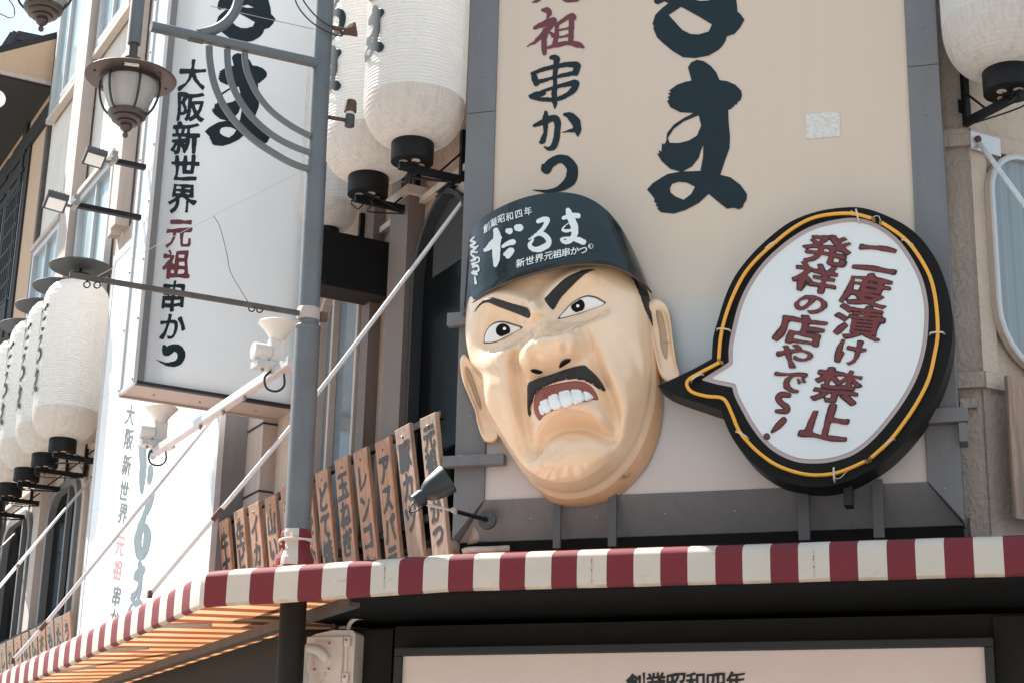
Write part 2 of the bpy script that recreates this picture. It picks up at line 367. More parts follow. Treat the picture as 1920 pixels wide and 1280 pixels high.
def glyph(ch, bold=.03, N=46, seed=0, wob=1.0):
    key = (ch, bold, N, wob)
    if key in GL: return GL[key]
    cu = bpy.data.curves.new('g', 'FONT'); cu.body = ch; cu.resolution_u = 3
    o = bpy.data.objects.new('g', cu); COL.objects.link(o)
    me = bpy.data.meshes.new_from_object(o.evaluated_get(bpy.context.evaluated_depsgraph_get()))
    bpy.data.objects.remove(o); bpy.data.curves.remove(cu)
    V = np.array([v.co[:2] for v in me.vertices]).reshape(-1, 2); ec = {}
    for p in me.polygons:
        for k in p.edge_keys: ec[k] = ec.get(k, 0) + 1
    bd = [k for k, c in ec.items() if c == 1]; tris = [list(p.vertices) for p in me.polygons]; bpy.data.meshes.remove(me)
    g = np.linspace(-.10, 1.10, N); X, Y = np.meshgrid(g, g)        # Y up, box 0..1
    sd = sum(map(ord, ch)) % 997
    Xs = X + wobble(X, Y, 7, .010 * wob, sd); Ys = Y - .12 - .07 * wob * (X - .5) + wobble(X, Y, 6, .012 * wob, sd + 5)
    ins = np.zeros(X.shape, bool); dist = np.full(X.shape, 9.)
    for t in tris:
        for q in range(1, len(t) - 1):
            a, b, c = V[t[0]], V[t[q]], V[t[q + 1]]
            e = [(p1[0] - p0[0]) * (Ys - p0[1]) - (p1[1] - p0[1]) * (Xs - p0[0]) for p0, p1 in ((a, b), (b, c), (c, a))]
            ins |= ((e[0] >= 0) & (e[1] >= 0) & (e[2] >= 0)) | ((e[0] <= 0) & (e[1] <= 0) & (e[2] <= 0))
    for i, j in bd:
        a, b = V[i], V[j]; d = b - a; q = d.dot(d) + 1e-12
        t = np.clip(((Xs - a[0]) * d[0] + (Ys - a[1]) * d[1]) / q, 0, 1)
        dist = np.minimum(dist, np.hypot(Xs - a[0] - t * d[0], Ys - a[1] - t * d[1]))
    f = np.where(ins, dist, -dist)
    for ax in (0, 1): f = (np.roll(f, 1, ax) + 2 * f + np.roll(f, -1, ax)) / 4
    f = f + bold * (1 + .42 * wob * wobble(X, Y, 8, 1, sd + 9)) + wobble(X, Y, 60, .0025 * wob, sd + 2)
    f[0] = f[-1] = -1; f[:, 0] = f[:, -1] = -1
    GL[key] = polygonize(f, g - .5, .5 - g); return GL[key]      # v downwards, centred
def letters(mb, items, place, bold=.03, N=46, wob=1.0, mi=0):
    """items: (char, px, py, w, h, rotation degrees, lean degrees); place: pixel -> point on the lettered surface"""
    for k_, (ch, cx, cy, w_, h_, ru, rv) in enumerate(items):
        V, Fs = glyph(ch, bold, N, 0, wob)
        ux, uy = math.cos(R(ru)) * w_, math.sin(R(ru)) * w_; vx, vy = -math.sin(R(rv)) * h_, math.cos(R(rv)) * h_
        mb.add([place(cx + a * ux + b * vx, cy + a * uy + b * vy) * (1 - k_ * 3e-5) + CAM * (k_ * 3e-5) for a, b in V], Fs, mi)
    return mb
def field_part(mb, fn, x0, x1, y0, y1, step, place, thr=0.0, mi=0):
    xs = np.arange(x0, x1 + step, step); ys = np.arange(y0, y1 + step, step); X, Y = np.meshgrid(xs, ys)
    V, Fs = polygonize(fn(X, Y), xs, ys, thr)
    mb.add([place(a, b) for a, b in V], Fs, mi); return mb

# ================================================================== THE PLACE
g = MB(); g.add([(-400, -400, 0), (400, -400, 0), (400, 400, 0), (-400, 400, 0)], [(0, 1, 2, 3)])
structure(g.build('street_paving', M['asphalt'], fix=False))

# ------------------------------------------------------------------ opposite side of the crossing (behind the camera; mirrored in the glass)
for nm_, x_, w_, h_, c_ in (('grey concrete office block across the crossing', -26, 17, 14, 'stucco_rough'), ('low cream shop house across the crossing', -8.5, 11, 8.5, 'stucco_pale'), ('brown tiled apartment block across the crossing', 3, 16, 17, 'pilaster'), ('pale narrow shop building across the crossing', 20, 12, 11, 'stucco_pale')):
    ob_ = thing('opposite_building', nm_, 'building', (x_ + w_ / 2, -24, 0))
    MB().box((x_, -24, 0), (w_, 0, 0), (0, -8, 0), (0, 0, h_)).build('wall', M[c_], ob_)
    MB().box((x_ - .15, -23.8, h_ + .002), (w_ + .3, 0, 0), (0, -8.3, 0), (0, 0, .5)).build('parapet', M['frame_mid'], ob_)
    for iz in range(int(h_ / 3.2)):
        for ix in range(int(w_ / 2.6)):
            wn_ = MB().box((x_ + .8 + ix * 2.6, -24, 1.0 + iz * 3.1), (1.7, 0, 0), (0, .07, 0), (0, 0, 1.7)).build('window', M['sash'], ob_)
            MB().box((x_ + .87 + ix * 2.6, -23.928, 1.07 + iz * 3.1), (1.56, 0, 0), (0, .012, 0), (0, 0, 1.56)).build('pane', M['pane_dark'], wn_)
# ------------------------------------------------------------------ restaurant building
HT = 17.0
bld = thing('restaurant_building', 'stucco restaurant building with a cut-off corner and rounded windows behind all the signs', 'building', (0, 0, 0))
def plan(mb, pts, z0, z1): return mb.prism([(p[0], p[1], z0) for p in pts], (0, 0, z1 - z0))
T = .35
i0 = C0 + np.array([T * math.tan(R(22.5)), T, 0]); i1 = C1 + np.array([-T * math.tan(R(22.5)), T, 0])
plan(MB(), [C0, i0, i0 + 14.15 * L, C0 + 14.3 * L], 0, HT).build('left_wall', M['stucco_pale'], bld)
plan(MB(), [C0, C1, i1, i0], 0, HT).build('corner_wall', M['stucco_rough'], bld)
plan(MB(), [C1, C1 + 9 * RD, i1 + 9 * RD, i1], 0, HT).build('right_wall', M['stucco'], bld)
# street-corner cladding in warm stucco on the near bays of the left front
def lbox(s0, s1, o0, o1, z0, z1, mb=None): return (mb or MB()).box(LF(s0, o0, z0), L * (s1 - s0), NL * (o1 - o0), Z * (z1 - z0))
def rbox(s0, s1, o0, o1, z0, z1, mb=None): return (mb or MB()).box(RF(s0, o0, z0), RD * (s1 - s0), NR * (o1 - o0), Z * (z1 - z0))
def cbx(x0, x1, d0, d1, z0, z1, mb=None): return (mb or MB()).box((x0, -d0, z0), (x1 - x0, 0, 0), (0, -(d1 - d0), 0), (0, 0, z1 - z0))
lbox(0, 3.2, .0, .03, 3.5, 9.2).build('warm_render', M['stucco_shaded'], bld)  # colour darkened to carry this bay's shade
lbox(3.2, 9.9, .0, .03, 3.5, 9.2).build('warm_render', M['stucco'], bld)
lbox(9.9, 14.28, .0, .03, 3.5, 7.35).build('warm_render', M['stucco'], bld)
# mouldings
lbox(0, 9.9, .032, .08, 6.58, 6.63).build('moulding', M['trim'], bld)
lbox(9.9, 14.28, .032, .07, 6.62, 6.68).build('moulding', M['trim'], bld)
zm1, zm2 = yp(1810, 262)[2], yp(1836, 714)[2]
for zc, h in ((zm1, .12), (zm2, .10)):
    cbx(1.40, 1.755, 0, .05, zc - h / 2, zc + h / 2).build('moulding', M['stucco_rough'], bld)
    rbox(0, 9, 0, .05, zc - h / 2, zc + h / 2).build('moulding', M['stucco'], bld)
rbox(.0, .13, .0, .03, zm2 + .06, zm1 - .06).build('raised_render', M['stucco'], bld)
rbox(.0, .13, .0, .03, zm1 + .06, HT).build('raised_render', M['stucco'], bld)
rbox(.0, .36, .0, .02, 3.4, zm2 - .05).build('raised_render', M['stucco_rough'], bld)
cbx(1.60, 1.70, .0, .06, 4.60, 4.66).build('cover_plate', M['stucco_rough'], bld)
cbx(1.62, 1.69, .0, .05, 3.62, 3.92).build('cover_plate', M['stucco_rough'], bld)

def rrect(w0, w1, z0, z1, rt, rb, n=7):
    P = []
    for cx, cz, r_, a0 in ((w1 - rt, z1 - rt, rt, 0), (w0 + rt, z1 - rt, rt, 90), (w0 + rb, z0 + rb, rb, 180), (w1 - rb, z0 + rb, rb, 270)):
        if r_ < 1e-3: P.append((cx, cz)); continue
        for k in range(n + 1):
            a = R(a0 + 90 * k / n); P.append((cx + r_ * math.cos(a), cz + r_ * math.sin(a)))
    return P
def window(PF, s0, s1, z0, z1, rt, rb, fmat, pmat, fw=.07, depth=.08, mull=(), rail=(), nrm=NL, trim=None):
    """frame ring standing proud, pane just off the wall behind it, glazing bars"""
    out = rrect(s0, s1, z0, z1, rt, rb); inn = rrect(s0 + fw, s1 - fw, z0 + fw, z1 - fw, max(0, rt - fw), max(0, rb - fw))
    if rt < 1e-3: out = [(s1, z1), (s0, z1), (s0, z0), (s1, z0)]; inn = [(s1 - fw, z1 - fw), (s0 + fw, z1 - fw), (s0 + fw, z0 + fw), (s1 - fw, z0 + fw)]
    f = MB().prism([PF(a, .034, b) for a, b in out], nrm * depth, [[PF(a, .034, b) for a, b in inn]]).build('window', fmat, bld)
    MB().prism([PF(a, .036, b) for a, b in inn], nrm * .012).build('pane', pmat, f)
    if trim:
        o2 = rrect(s0 - trim, s1 + trim, z0 - trim, z1 + trim, rt + trim, rb + trim)
        MB().prism([PF(a, .032, b) for a, b in o2], nrm * .05, [[PF(a, .032, b) for a, b in out]]).build('window_trim', M['trim'], bld)
    for a, wd in mull:
        MB().box(PF(a - wd / 2, .05, z0 + fw), (PF(a + wd / 2, 0, 0) - PF(a - wd / 2, 0, 0)), nrm * (depth * .6), Z * (z1 - z0 - 2 * fw)).build('glazing_bar', fmat, f)
    for b, wd in rail:
        MB().box(PF(s0 + fw, .052, b - wd / 2), PF(s1 - fw, 0, 0) - PF(s0 + fw, 0, 0), nrm * (depth * .5), Z * wd).build('glazing_bar', fmat, f)
    return f
# near left front
w1 = window(LF, -.12, sz(lp(767, 700, .12))[0], 3.9, 6.52, .62, .0, M['frame_dark'], M['pane_dark'], .035, .10, trim=.07)
MB().box(LF(-.05, .050, 5.92), L * .7, NL * .006, Z * .53).build('blind', M['blind'], w1)
pS = lambda u, v, o: sz(lp(u, v, o))[0]
lbox(pS(756, 600, .17), pS(723, 600, .17), .032, .17, 3.5, 6.63).build('pilaster', M['pilaster_shaded'], bld)
lbox(pS(756, 600, .17) - .04, pS(723, 600, .17) + .04, .032, .20, 6.63, 6.70).build('pilaster_cap', M['trim'], bld)
lbox(pS(752, 350, .12), pS(735, 350, .12), .032, .12, 6.70, 9.2).build('pilaster', M['pilaster_shaded'], bld)
lbox(pS(689, 650, .13), pS(675, 650, .13), .032, .13, 3.5, 6.9).build('pilaster', M['pilaster_shaded'], bld)
window(LF, pS(671, 700, .1), pS(596, 700, .1), 3.9, 6.40, .30, .0, M['pilaster'], M['pane_grey'], .04, .09, mull=((pS(619, 700, .1), .04),))
lbox(3.12, 3.2, .032, .10, 3.5, 6.6).build('pilaster', M['pilaster_shaded'], bld)
for zz in (4.35, 5.05, 5.75): lbox(1.63, 1.94, .03, .045, zz, zz + .02).build('panel_joint', M['frame_dark'], bld)
lbox(3.75, 4.15, .032, .16, 3.5, 9.1).build('pilaster', M['pilaster'], bld)
lbox(4.20, 4.28, .032, .09, 3.5, 9.1).build('pilaster', M['trim'], bld)
window(LF, 4.35, 5.40, 3.8, 8.6, .0, .0, M['frame_dark'], M['pane_dark'], .06, .06)
for zz in (4.9, 5.5, 6.1): lbox(3.74, 4.16, .03, .17, zz, zz + .015).build('panel_joint', M['frame_dark'], bld)
# far left front, first floor
for a, b in ((10.05, 11.5), (12.35, 13.95)):
    window(LF, a, b, 3.9, 6.35, .42, .0, M['frame_grey'], M['pane_dark'], .10, .10, mull=((a + .55, .06),), trim=.12)
lbox(11.72, 12.02, .032, .17, 3.5, 8.05).build('pilaster', M['pilaster'], bld)
lbox(12.06, 12.16, .032, .12, 3.5, 8.05).build('pilaster', M['trim'], bld)
# upper floors
zA0, zA1 = 7.9, 10.38
for a, b in ((10.02, 11.62), (12.62, 14.12)):
    window(LF, a, b, zA0, zA1, 0, 0, M['sash'], M['pane_pale'], .09, .08, mull=(((a + b) / 2, .05),))
    lbox(a - .05, b + .06, .03, .15, zA1 + .01, zA1 + .08).build('window_hood', M['trim'], bld)
    window(LF, a, b, 12.56, 15.0, 0, 0, M['sash'], M['pane_pale'], .09, .08, mull=(((a + b) / 2 + .1, .05),))
    lbox(a - .05, b + .06, .03, .13, 12.43, 12.51).build('window_sill', M['trim'], bld)
    lbox(a - .05, b + .06, .03, .14, 15.01, 15.10).build('window_hood', M['trim'], bld)
lbox(11.72, 12.14, .032, .20, 8.05, HT).build('pilaster', M['pilaster'], bld)
lbox(12.30, 12.46, .032, .15, 8.05, HT).build('pilaster', M['pilaster'], bld)
lbox(9.30, 9.50, .032, .20, 9.2, HT).build('pilaster', M['pilaster'], bld)
lbox(9.66, 9.80, .032, .15, 9.2, HT).build('pilaster', M['pilaster'], bld)
for k in range(9):
    zz = 8.3 + k * .93
    lbox(12.145, 12.295, .03, .10, zz, zz + .03).build('pipe_clip', M['frame_dark'], bld)
    lbox(9.51, 9.65, .03, .10, zz + 1.2, zz + 1.23).build('pipe_clip', M['frame_dark'], bld)
# right front window
q0, q1 = rp(1851, 500), rp(1884, 697); qt = rp(1884, 297)
def rs(P): return float((P - C1).dot(RD))
window(RF, rs(q0), rs(q0) + 1.15, q1[2], qt[2], .30, .42, M['sash'], M['pane_right'], .026, .05, nrm=NR, trim=.014)
# ------------------------------------------------------------------ ground floor under the awning
shop = thing('shop_front', 'dark brown ground floor shop front in the shade under the striped awning', 'shop front', (0, -.6, 0))
k0 = np.array([-2.56, -.6, 0]); oG = float((k0 - C0).dot(NL))
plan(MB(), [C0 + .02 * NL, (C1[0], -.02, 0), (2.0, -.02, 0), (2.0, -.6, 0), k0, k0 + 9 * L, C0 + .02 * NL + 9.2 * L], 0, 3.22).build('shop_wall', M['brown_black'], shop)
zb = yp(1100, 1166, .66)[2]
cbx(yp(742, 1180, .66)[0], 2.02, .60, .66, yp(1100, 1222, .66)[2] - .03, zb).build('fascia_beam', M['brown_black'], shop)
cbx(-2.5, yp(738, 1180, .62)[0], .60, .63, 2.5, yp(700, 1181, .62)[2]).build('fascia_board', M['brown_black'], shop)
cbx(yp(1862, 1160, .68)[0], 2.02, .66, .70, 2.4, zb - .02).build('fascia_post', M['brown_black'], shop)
# soffit over the corner
K = yp(380, 1078, 1.5); ZF = float(yp(1380, 1029, 1.5)[2]); SAG = ZF - float(K[2])
kx = -1.6 - .6 * 1.0
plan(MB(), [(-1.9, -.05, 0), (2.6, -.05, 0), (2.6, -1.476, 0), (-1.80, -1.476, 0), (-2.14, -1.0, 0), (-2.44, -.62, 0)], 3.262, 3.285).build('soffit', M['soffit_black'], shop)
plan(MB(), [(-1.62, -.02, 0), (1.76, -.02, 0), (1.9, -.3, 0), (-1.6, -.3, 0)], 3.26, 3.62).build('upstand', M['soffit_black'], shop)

# ------------------------------------------------------------------ awning
aw = thing('striped_awning', 'red and white striped awning wrapping round the corner above the shop front', 'awning', K)
oF = float((K - C0).dot(NL)); sK = float((K - C0).dot(L))
topb = [380, 427, 470, 515, 560, 605, 651, 696, 748, 794, 841, 888, 937, 985, 1034, 1082, 1137.5, 1188, 1238, 1289, 1341, 1392, 1444, 1496.5, 1554.7, 1608, 1662.5, 1716, 1770, 1825, 1881, 1937, 1994, 2051, 2108, 2165, 2222, 2280]
xs_ = [float(yp(u, 1080 - (u - 380) * .035, 1.5)[0]) for u in topb]
VH = .225
def val_rows(P, out, zt):      # cross-section of the valance: rolled top edge, drop, curl at the hem
    prof = [(-.10, .045), (-.045, .028), (-.012, .010), (0, -.014), (.003, -.05), (.003, -.10), (.003, -.150), (.0, -.172), (-.010, -.184), (-.03, -.188)]
    return [P + out * a + Z * b for a, b in prof]
corner_front = MB()
vx = MB(); xs_[0] += .02; xA = float(yp(860, 1040, 1.5)[0])
for i in range(len(xs_) - 1):
    a, b = xs_[i], xs_[i + 1]; n = 3
    cols = []
    for q in range(n + 1):
        x = a + (b - a) * q / n; wv = .0022 * math.sin(x * 9) + .0015 * math.sin(x * 23); sg_ = SAG * min(1, max(0, (xA - x) / (xA - xs_[0])))
        cols.append(val_rows(np.array([x, -1.5, ZF - sg_ + wv * .3]), np.array([0, -1 - wv, 0]), 0))
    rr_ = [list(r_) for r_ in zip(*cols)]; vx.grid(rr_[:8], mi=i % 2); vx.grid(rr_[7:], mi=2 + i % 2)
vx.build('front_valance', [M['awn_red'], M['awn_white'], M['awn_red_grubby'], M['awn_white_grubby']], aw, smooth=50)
for q_ in (7.5, 15.5, 23.5, 31.5):
    x_ = float(np.interp(q_, range(len(xs_)), xs_)); sm = MB().box((x_ - .0015, -1.5062, ZF - .165), (.003, 0, 0), (0, .002, 0), (0, 0, .15))
    sm.build('stitched_seam', M['awn_seam'], aw)
    for d_ in (.03, .045, .085): MB().lathe([(.004, 0), (.003, .002)], (x_, -1.5062, ZF - d_ - .01 * (q_ % 3)), 6, (0, -1, 0)).build('rust_spot', M['rust'], aw)
vl = MB(); zS_ = lambda q_: float(K[2]) - .016 * q_
sb = [0.03 + .02, .20] + [.20 + .1525 * (k + 1) for k in range(52)]
sb[0] = .02
for i in range(len(sb) - 1):
    cols = []
    for q in range(3):
        s_ = sb[i] + (sb[i + 1] - sb[i]) * q / 2; wv = .003 * math.sin(s_ * 7)
        cols.append(val_rows(LF(sK + s_, oF, zS_(s_) + wv * .4), NL * (1 + wv), 0))
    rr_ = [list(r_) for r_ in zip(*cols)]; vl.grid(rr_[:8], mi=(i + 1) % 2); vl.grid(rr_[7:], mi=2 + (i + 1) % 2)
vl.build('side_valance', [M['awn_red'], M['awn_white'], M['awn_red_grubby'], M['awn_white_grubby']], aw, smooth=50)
# folded corner between both valances
cf = MB(); rows = []
for q in range(7):
    a = q / 6; d = (np.array([0, -1., 0]) * (1 - a) + NL * a); d /= np.linalg.norm(d); base = K + np.array([.02, 0, 0]) * (1 - a) + L * .02 * a
    rows.append(val_rows(base, d * (1 + .05 * math.sin(math.pi * a)), 0))
cf.grid([list(r_) for r_ in zip(*rows)]); cf.build('corner_fold', M['awn_white'], aw, smooth=60)
# sloping cloth: stripes run from the wall down to the edge
tf = MB()
for i in range(len(xs_) - 1):
    a, b = xs_[i], xs_[i + 1]
    tf.add([(a, -1.41, ZF + .045 - SAG * min(1, max(0, (xA - a) / (xA - xs_[0])))), (b, -1.41, ZF + .045 - SAG * min(1, max(0, (xA - b) / (xA - xs_[0])))), (b, -.03, ZF + .12), (a, -.03, ZF + .12)], [(0, 1, 2, 3)], i % 2)
tf.build('front_cloth', [M['awn_red'], M['awn_white']], aw, fix=False)
tl = MB()
for i in range(len(sb) - 1):
    a, b = sK + sb[i], sK + sb[i + 1]
    tl.add([LF(a, oF - .1, zS_(sb[i]) + .045), LF(b, oF - .1, zS_(sb[i + 1]) + .045), LF(b, .1, ZF + .06), LF(a, .1, ZF + .06)], [(0, 1, 2, 3)], (i + 1) % 2)
tl.build('side_cloth', [M['awn_red'], M['awn_white']], aw, fix=False)
MB().add([K + np.array([.04, .13, .045]), (xs_[0], -1.41, ZF + .045 - SAG), (xs_[0], -.03, ZF + .12), LF(sK + sb[0], .1, ZF + .06), LF(sK + sb[0], oF - .1, zS_(0) + .045)], [(0, 1, 2), (0, 2, 3), (0, 3, 4)]).build('corner_cloth', M['awn_white'], aw, fix=False)
for s_ in (.6, 2.1, 3.6, 5.1): MB().tube([LF(sK + s_, oF - .06, zS_(s_) - .02), LF(sK + s_, 1.12, ZF - .02)], .018, 8).build('frame_rod', M['rod'], aw)
MB().box(LF(-.75, oG + .0, 3.235), L * 11, NL * .07, Z * .06).build('wall_rail', M['rust_bar'], aw)
MB().tube([LF(sK + .05, oF - .04, zS_(0) - .05), LF(sK + 7.8, oF - .04, zS_(7.8) - .05)], .02, 8).build('front_rail', M['rod'], aw)
MB().tube([(xs_[0] + .1, -1.45, ZF - SAG - .05), (-1.0, -1.45, ZF - .05), (2.7, -1.45, ZF - .05)], .02, 8).build('front_rail', M['rod'], aw)

# ------------------------------------------------------------------ lower sign in the shade
ls = thing('lower_signboard', 'pale pink signboard in a dark frame under the front of the awning', 'sign', yp(1300, 1250, .8))
a, b = yp(755, 1231, .8), yp(1845, 1209.5, .8); x0, x1, zt = float(a[0]), float(b[0]), float((a[2] + b[2]) / 2)
MB().box((x0, -.79, zt - .9), (x1 - x0, 0, 0), (0, .06, 0), (0, 0, .9)).build('panel', M['panel_pink'], ls)
fr = MB(); wdt = .05
fr.box((x0 - wdt, -.82, zt), (x1 - x0 + 2 * wdt, 0, 0), (0, .15, 0), (0, 0, wdt)).box((x0 - wdt, -.82, zt - .95), (wdt, 0, 0), (0, .15, 0), (0, 0, .949)).box((x1, -.82, zt - .95), (wdt, 0, 0), (0, .15, 0), (0, 0, .949))
fr.build('frame', M['frame_dark'], ls, bevel=.006)
mb = MB()
letters(mb, [(c, 1192 + 37.5 * k, 1281 - k * .8, 40, 42, -1, 1) for k, c in enumerate('創業昭和四年')], lambda u, v: yp(u, v, .794), .022)
mb.build('lettering', M['ink_black'], ls, fix=False)

# ------------------------------------------------------------------ big corner signboard
FD, PD = .27, .25
big = thing('corner_signboard', 'tall beige signboard in a grey frame lettered in large dark brush strokes', 'sign', (0, -.25, 4.1))
X0, X1, ZB, ZT = -1.434, 1.390, 4.093, 9.3
MB().box((X0, -PD, ZB), (X1 - X0, 0, 0), (0, .1, 0), (0, 0, ZT - ZB)).build('panel', M['print'], big)
ol, orr = float(yp(880, 60, FD)[0]), float(yp(1757, 60, FD)[0]); zo = float(yp(1797, 976, FD + .0)[2])
zo = min(zo, float(yp(868, 1000, FD)[2]))
ol2 = ol - .0
zj = 6.864
for nm, (u0, u1, v0, v1) in dict(l=(ol, X0, zj + .004, ZT), l2=(ol, X0, zo, zj), r=(X1, orr, zj + .004, ZT), r2=(X1, orr, zo, zj)).items():
    if nm in ('l2', 'r2'):   # mitred foot
        lo, hi = (u0, u1) if nm == 'l2' else (u1, u0)
        MB().prism([(lo, -FD, zo), (hi, -FD, ZB), (hi, -FD, zj), (lo, -FD, zj)], (0, .24, 0)).build('side_frame', M['frame_grey'], big, bevel=.004)
    else: MB().box((u0, -FD, v0), (u1 - u0, 0, 0), (0, .24, 0), (0, 0, v1 - v0)).build('side_frame', M['frame_grey'], big, bevel=.004)
MB().prism([(ol + .004, -FD + .13, zo), (orr - .004, -FD + .13, zo), (X1 - .002, -FD, ZB - .002), (X0 + .002, -FD, ZB - .002)], (0, .09, 0)).build('bottom_frame', M['frame_grey'], big, bevel=.004)
MB().box((ol + .01, -FD + .135, zo - .10), (orr - ol - .02, 0, 0), (0, .1, 0), (0, 0, .097)).build('underside', M['soffit_black'], big)
for u, v0, v1, wd in ((1047, 925, 992, .05), (1150, 928, 990, .055), (1506, 895, 972, .07), (1645, 903, 966, .065)):
    pa, pb = yp(u, v0, FD), yp(u, v1, FD); MB().box((pa[0] - wd / 2, -FD - .03, zo - .09), (wd, 0, 0), (0, .028, 0), (0, 0, ZB + .02 - zo + .09)).build('bracket', M['frame_mid'], big, bevel=.003)
pa = yp(905, 862, FD + .05); MB().box((ol - .06, -FD - .075, pa[2] - .035), (.42, 0, 0), (0, .073, 0), (0, 0, .07)).build('cross_bar', M['frame_grey'], big, bevel=.004)
pa = yp(870, 596, FD + .05); MB().box((ol - .07, -FD - .06, pa[2] - .05), (.3, 0, 0), (0, .058, 0), (0, 0, .09)).build('cross_bar', M['frame_grey'], big, bevel=.004)
pa = yp(1770, 782, FD + .05); MB().box((X1 - .25, -FD - .075, pa[2] - .035), (orr - X1 + .31, 0, 0), (0, .073, 0), (0, 0, .09)).build('cross_bar', M['frame_grey'], big, bevel=.004)
MB().box((orr + .001, -FD - .07, pa[2] - .16), (.05, 0, 0), (0, .16, 0), (0, 0, .12)).build('cross_bar', M['frame_grey'], big, bevel=.004)
for zz in np.arange(zo + .2, ZT, .62):
    for xx in ((ol + X0) / 2, (orr + X1) / 2): MB().lathe([(.010, -.003), (.009, .004), (.004, .006)], (xx, -FD, zz), 8, (0, -1, 0)).build('screw', M['steel'], big)
for xx in np.linspace(X0 + .3, X1 - .3, 6): MB().lathe([(.010, -.003), (.009, .004), (.004, .006)], (xx, -FD + .065, (zo + ZB) / 2), 8, (0, -1, 0)).build('screw', M['steel'], big)
pt = yp(1543, 235, PD + .003); MB().box((pt[0] - .11, -PD - .004, pt[2] - .09), (.22, 0, 0), (0, .003, 0), (0, 0, .18)).build('patch', M['sticker'], big)
# traced brush characters
k8 = .3125
def t8(P, ox=860, oy=0, k=k8): return [(ox + p[0] * k, oy + p[1] * k, *[x * k for x in p[2:]]) for p in P]
MA = [[(1376,405),(1395,375),(1430,360),(1470,368),(1510,395),(1545,435),(1565,482),(1610,488),(1660,510),(1695,545),(1700,575),(1690,605),(1675,612),(1668,630),(1655,628),(1650,645),(1640,643),(1638,655),(1617,660),(1620,740),(1628,820),(1625,890),(1600,960),(1570,1050),(1630,1065),(1690,1110),(1730,1165),(1728,1200),(1712,1222),(1705,1245),(1680,1258),(1650,1248),(1610,1254),(1560,1215),(1500,1165),(1440,1220),(1360,1262),(1290,1283),(1215,1275),(1192,1255),(1196,1240),(1182,1238),(1188,1222),(1172,1212),(1176,1196),(1165,1180),(1130,1138),(1165,1100),(1220,1065),(1255,1045),(1330,1031),(1270,1015),(1220,970),(1200,940),(1190,920),(1205,925),(1200,900),(1216,912),(1220,860),(1232,868),(1245,850),(1250,800),(1290,750),(1350,710),(1410,680),(1330,675),(1270,645),(1250,605),(1264,600),(1254,585),(1268,575),(1256,560),(1275,556),(1262,545),(1310,510),(1360,492),(1397,485)],
      [(1440,693),(1455,755),(1430,815),(1380,845),(1320,860),(1265,858),(1255,830),(1290,775),(1350,730)],
      [(1468,872),(1466,940),(1450,1027),(1345,1030),(1400,1000),(1440,950),(1455,900)],
      [(1268,1130),(1280,1105),(1320,1092),(1370,1097),(1418,1122),(1395,1165),(1350,1200),(1300,1180),(1270,1155)]]
RU = [[(1665,0),(1640,-100),(1560,-170),(1480,-200),(1640,-330),(1600,-390),(1250,-360),(1240,-300),(1450,-310),(1180,-60),(1170,0),(1175,18),(1195,28),(1235,10),(1258,20),(1220,50),(1180,90),(1162,145),(1172,158),(1168,172),(1175,190),(1190,225),(1220,255),(1280,305),(1345,345),(1420,350),(1500,335),(1560,300),(1580,280),(1600,250),(1608,220),(1655,205),(1690,165),(1715,120),(1690,85),(1672,70),(1670,30)],
      [(1260,92),(1335,42),(1440,100),(1520,148),(1500,190),(1440,208),(1390,205),(1340,180),(1300,135)], [(1395,-5),(1450,-25),(1510,4),(1450,7)]]
def poly_letters(mb, polys, place):
    rings = [[Vector((p[0], p[1], 0)) for p in P] for P in polys]; tri = tessellate_polygon(rings); V = [p for r_ in rings for p in r_]
    mb.add([place(p.x, p.y) for p in V], [tuple(t) for t in tri]); return mb
onbig = lambda u, v: yp(u, v, PD + .004)
mb = MB()
poly_letters(mb, [t8(P) for P in MA], onbig); poly_letters(mb, [t8(P) for P in RU], onbig)
mb.build('large_lettering', M['ink'], big, fix=False)
G_SO = [[(500,62,14),(530,62,34),(545,80,30),(530,108,10)], [(455,168,20),(500,150,34),(560,125,40),(575,128,30)], [(570,135,34),(520,195,34),(465,245,22),(410,281,5)], [(520,185,36),(512,250,34),(513,312,32),(512,324,10)], [(545,195,14),(568,215,24),(558,222,10)],
        [(590,150,22),(587,210,28),(574,275,28)], [(588,150,18),(640,115,26),(680,98,34),(690,106,30)], [(680,110,34),(675,180,32),(672,255,32)], [(592,185,12),(668,170,15)], [(590,226,12),(668,212,15)], [(528,292,12),(580,274,28),(660,260,28),(720,272,34),(751,286,12)]]
G_KUSHI = [[(446,440,26),(456,470,38),(466,500,36)], [(440,443,22),(520,415,24),(640,390,30),(702,392,42),(712,412,40),(700,440,36)], [(460,498,26),(560,470,20),(690,438,28)],
           [(426,578,16),(470,570,34),(520,562,14)], [(470,566,18),(560,530,20),(640,510,30),(695,500,40),(705,515,36),(680,550,34),(620,588,26)], [(430,586,14),(500,598,26),(580,598,24),(640,580,26)], [(556,346,26),(588,352,40),(582,400,32),(577,500,26),(575,600,34),(577,652,8)]]
G_KA = [[(455,755,20),(500,738,36),(560,712,42),(592,728,44),(590,800,38),(577,868,40),(548,895,30),(514,880,8)], [(524,678,22),(519,720,34),(520,790,24),(505,845,32),(486,856,14)], [(630,690,14),(665,695,40),(700,730,56),(714,780,40),(716,816,10)], [(608,798,3),(650,792,10),(690,782,26)]]
G_TSU = [[(506,990,14),(522,1020,54),(548,985,56),(600,955,50),(650,968,62),(682,1020,68),(668,1085,66),(610,1130,40),(530,1148,20),(440,1141,3)]]
G_GEN = [[(500,-210,26),(600,-230,30),(660,-235,24)], [(440,-120,26),(580,-150,28),(700,-160,34)], [(540,-140,34),(530,-60,30),(480,0,22),(440,14,6)], [(610,-150,34),(612,-50,34),(650,-5,38),(720,-10,30),(735,-60,10)]]
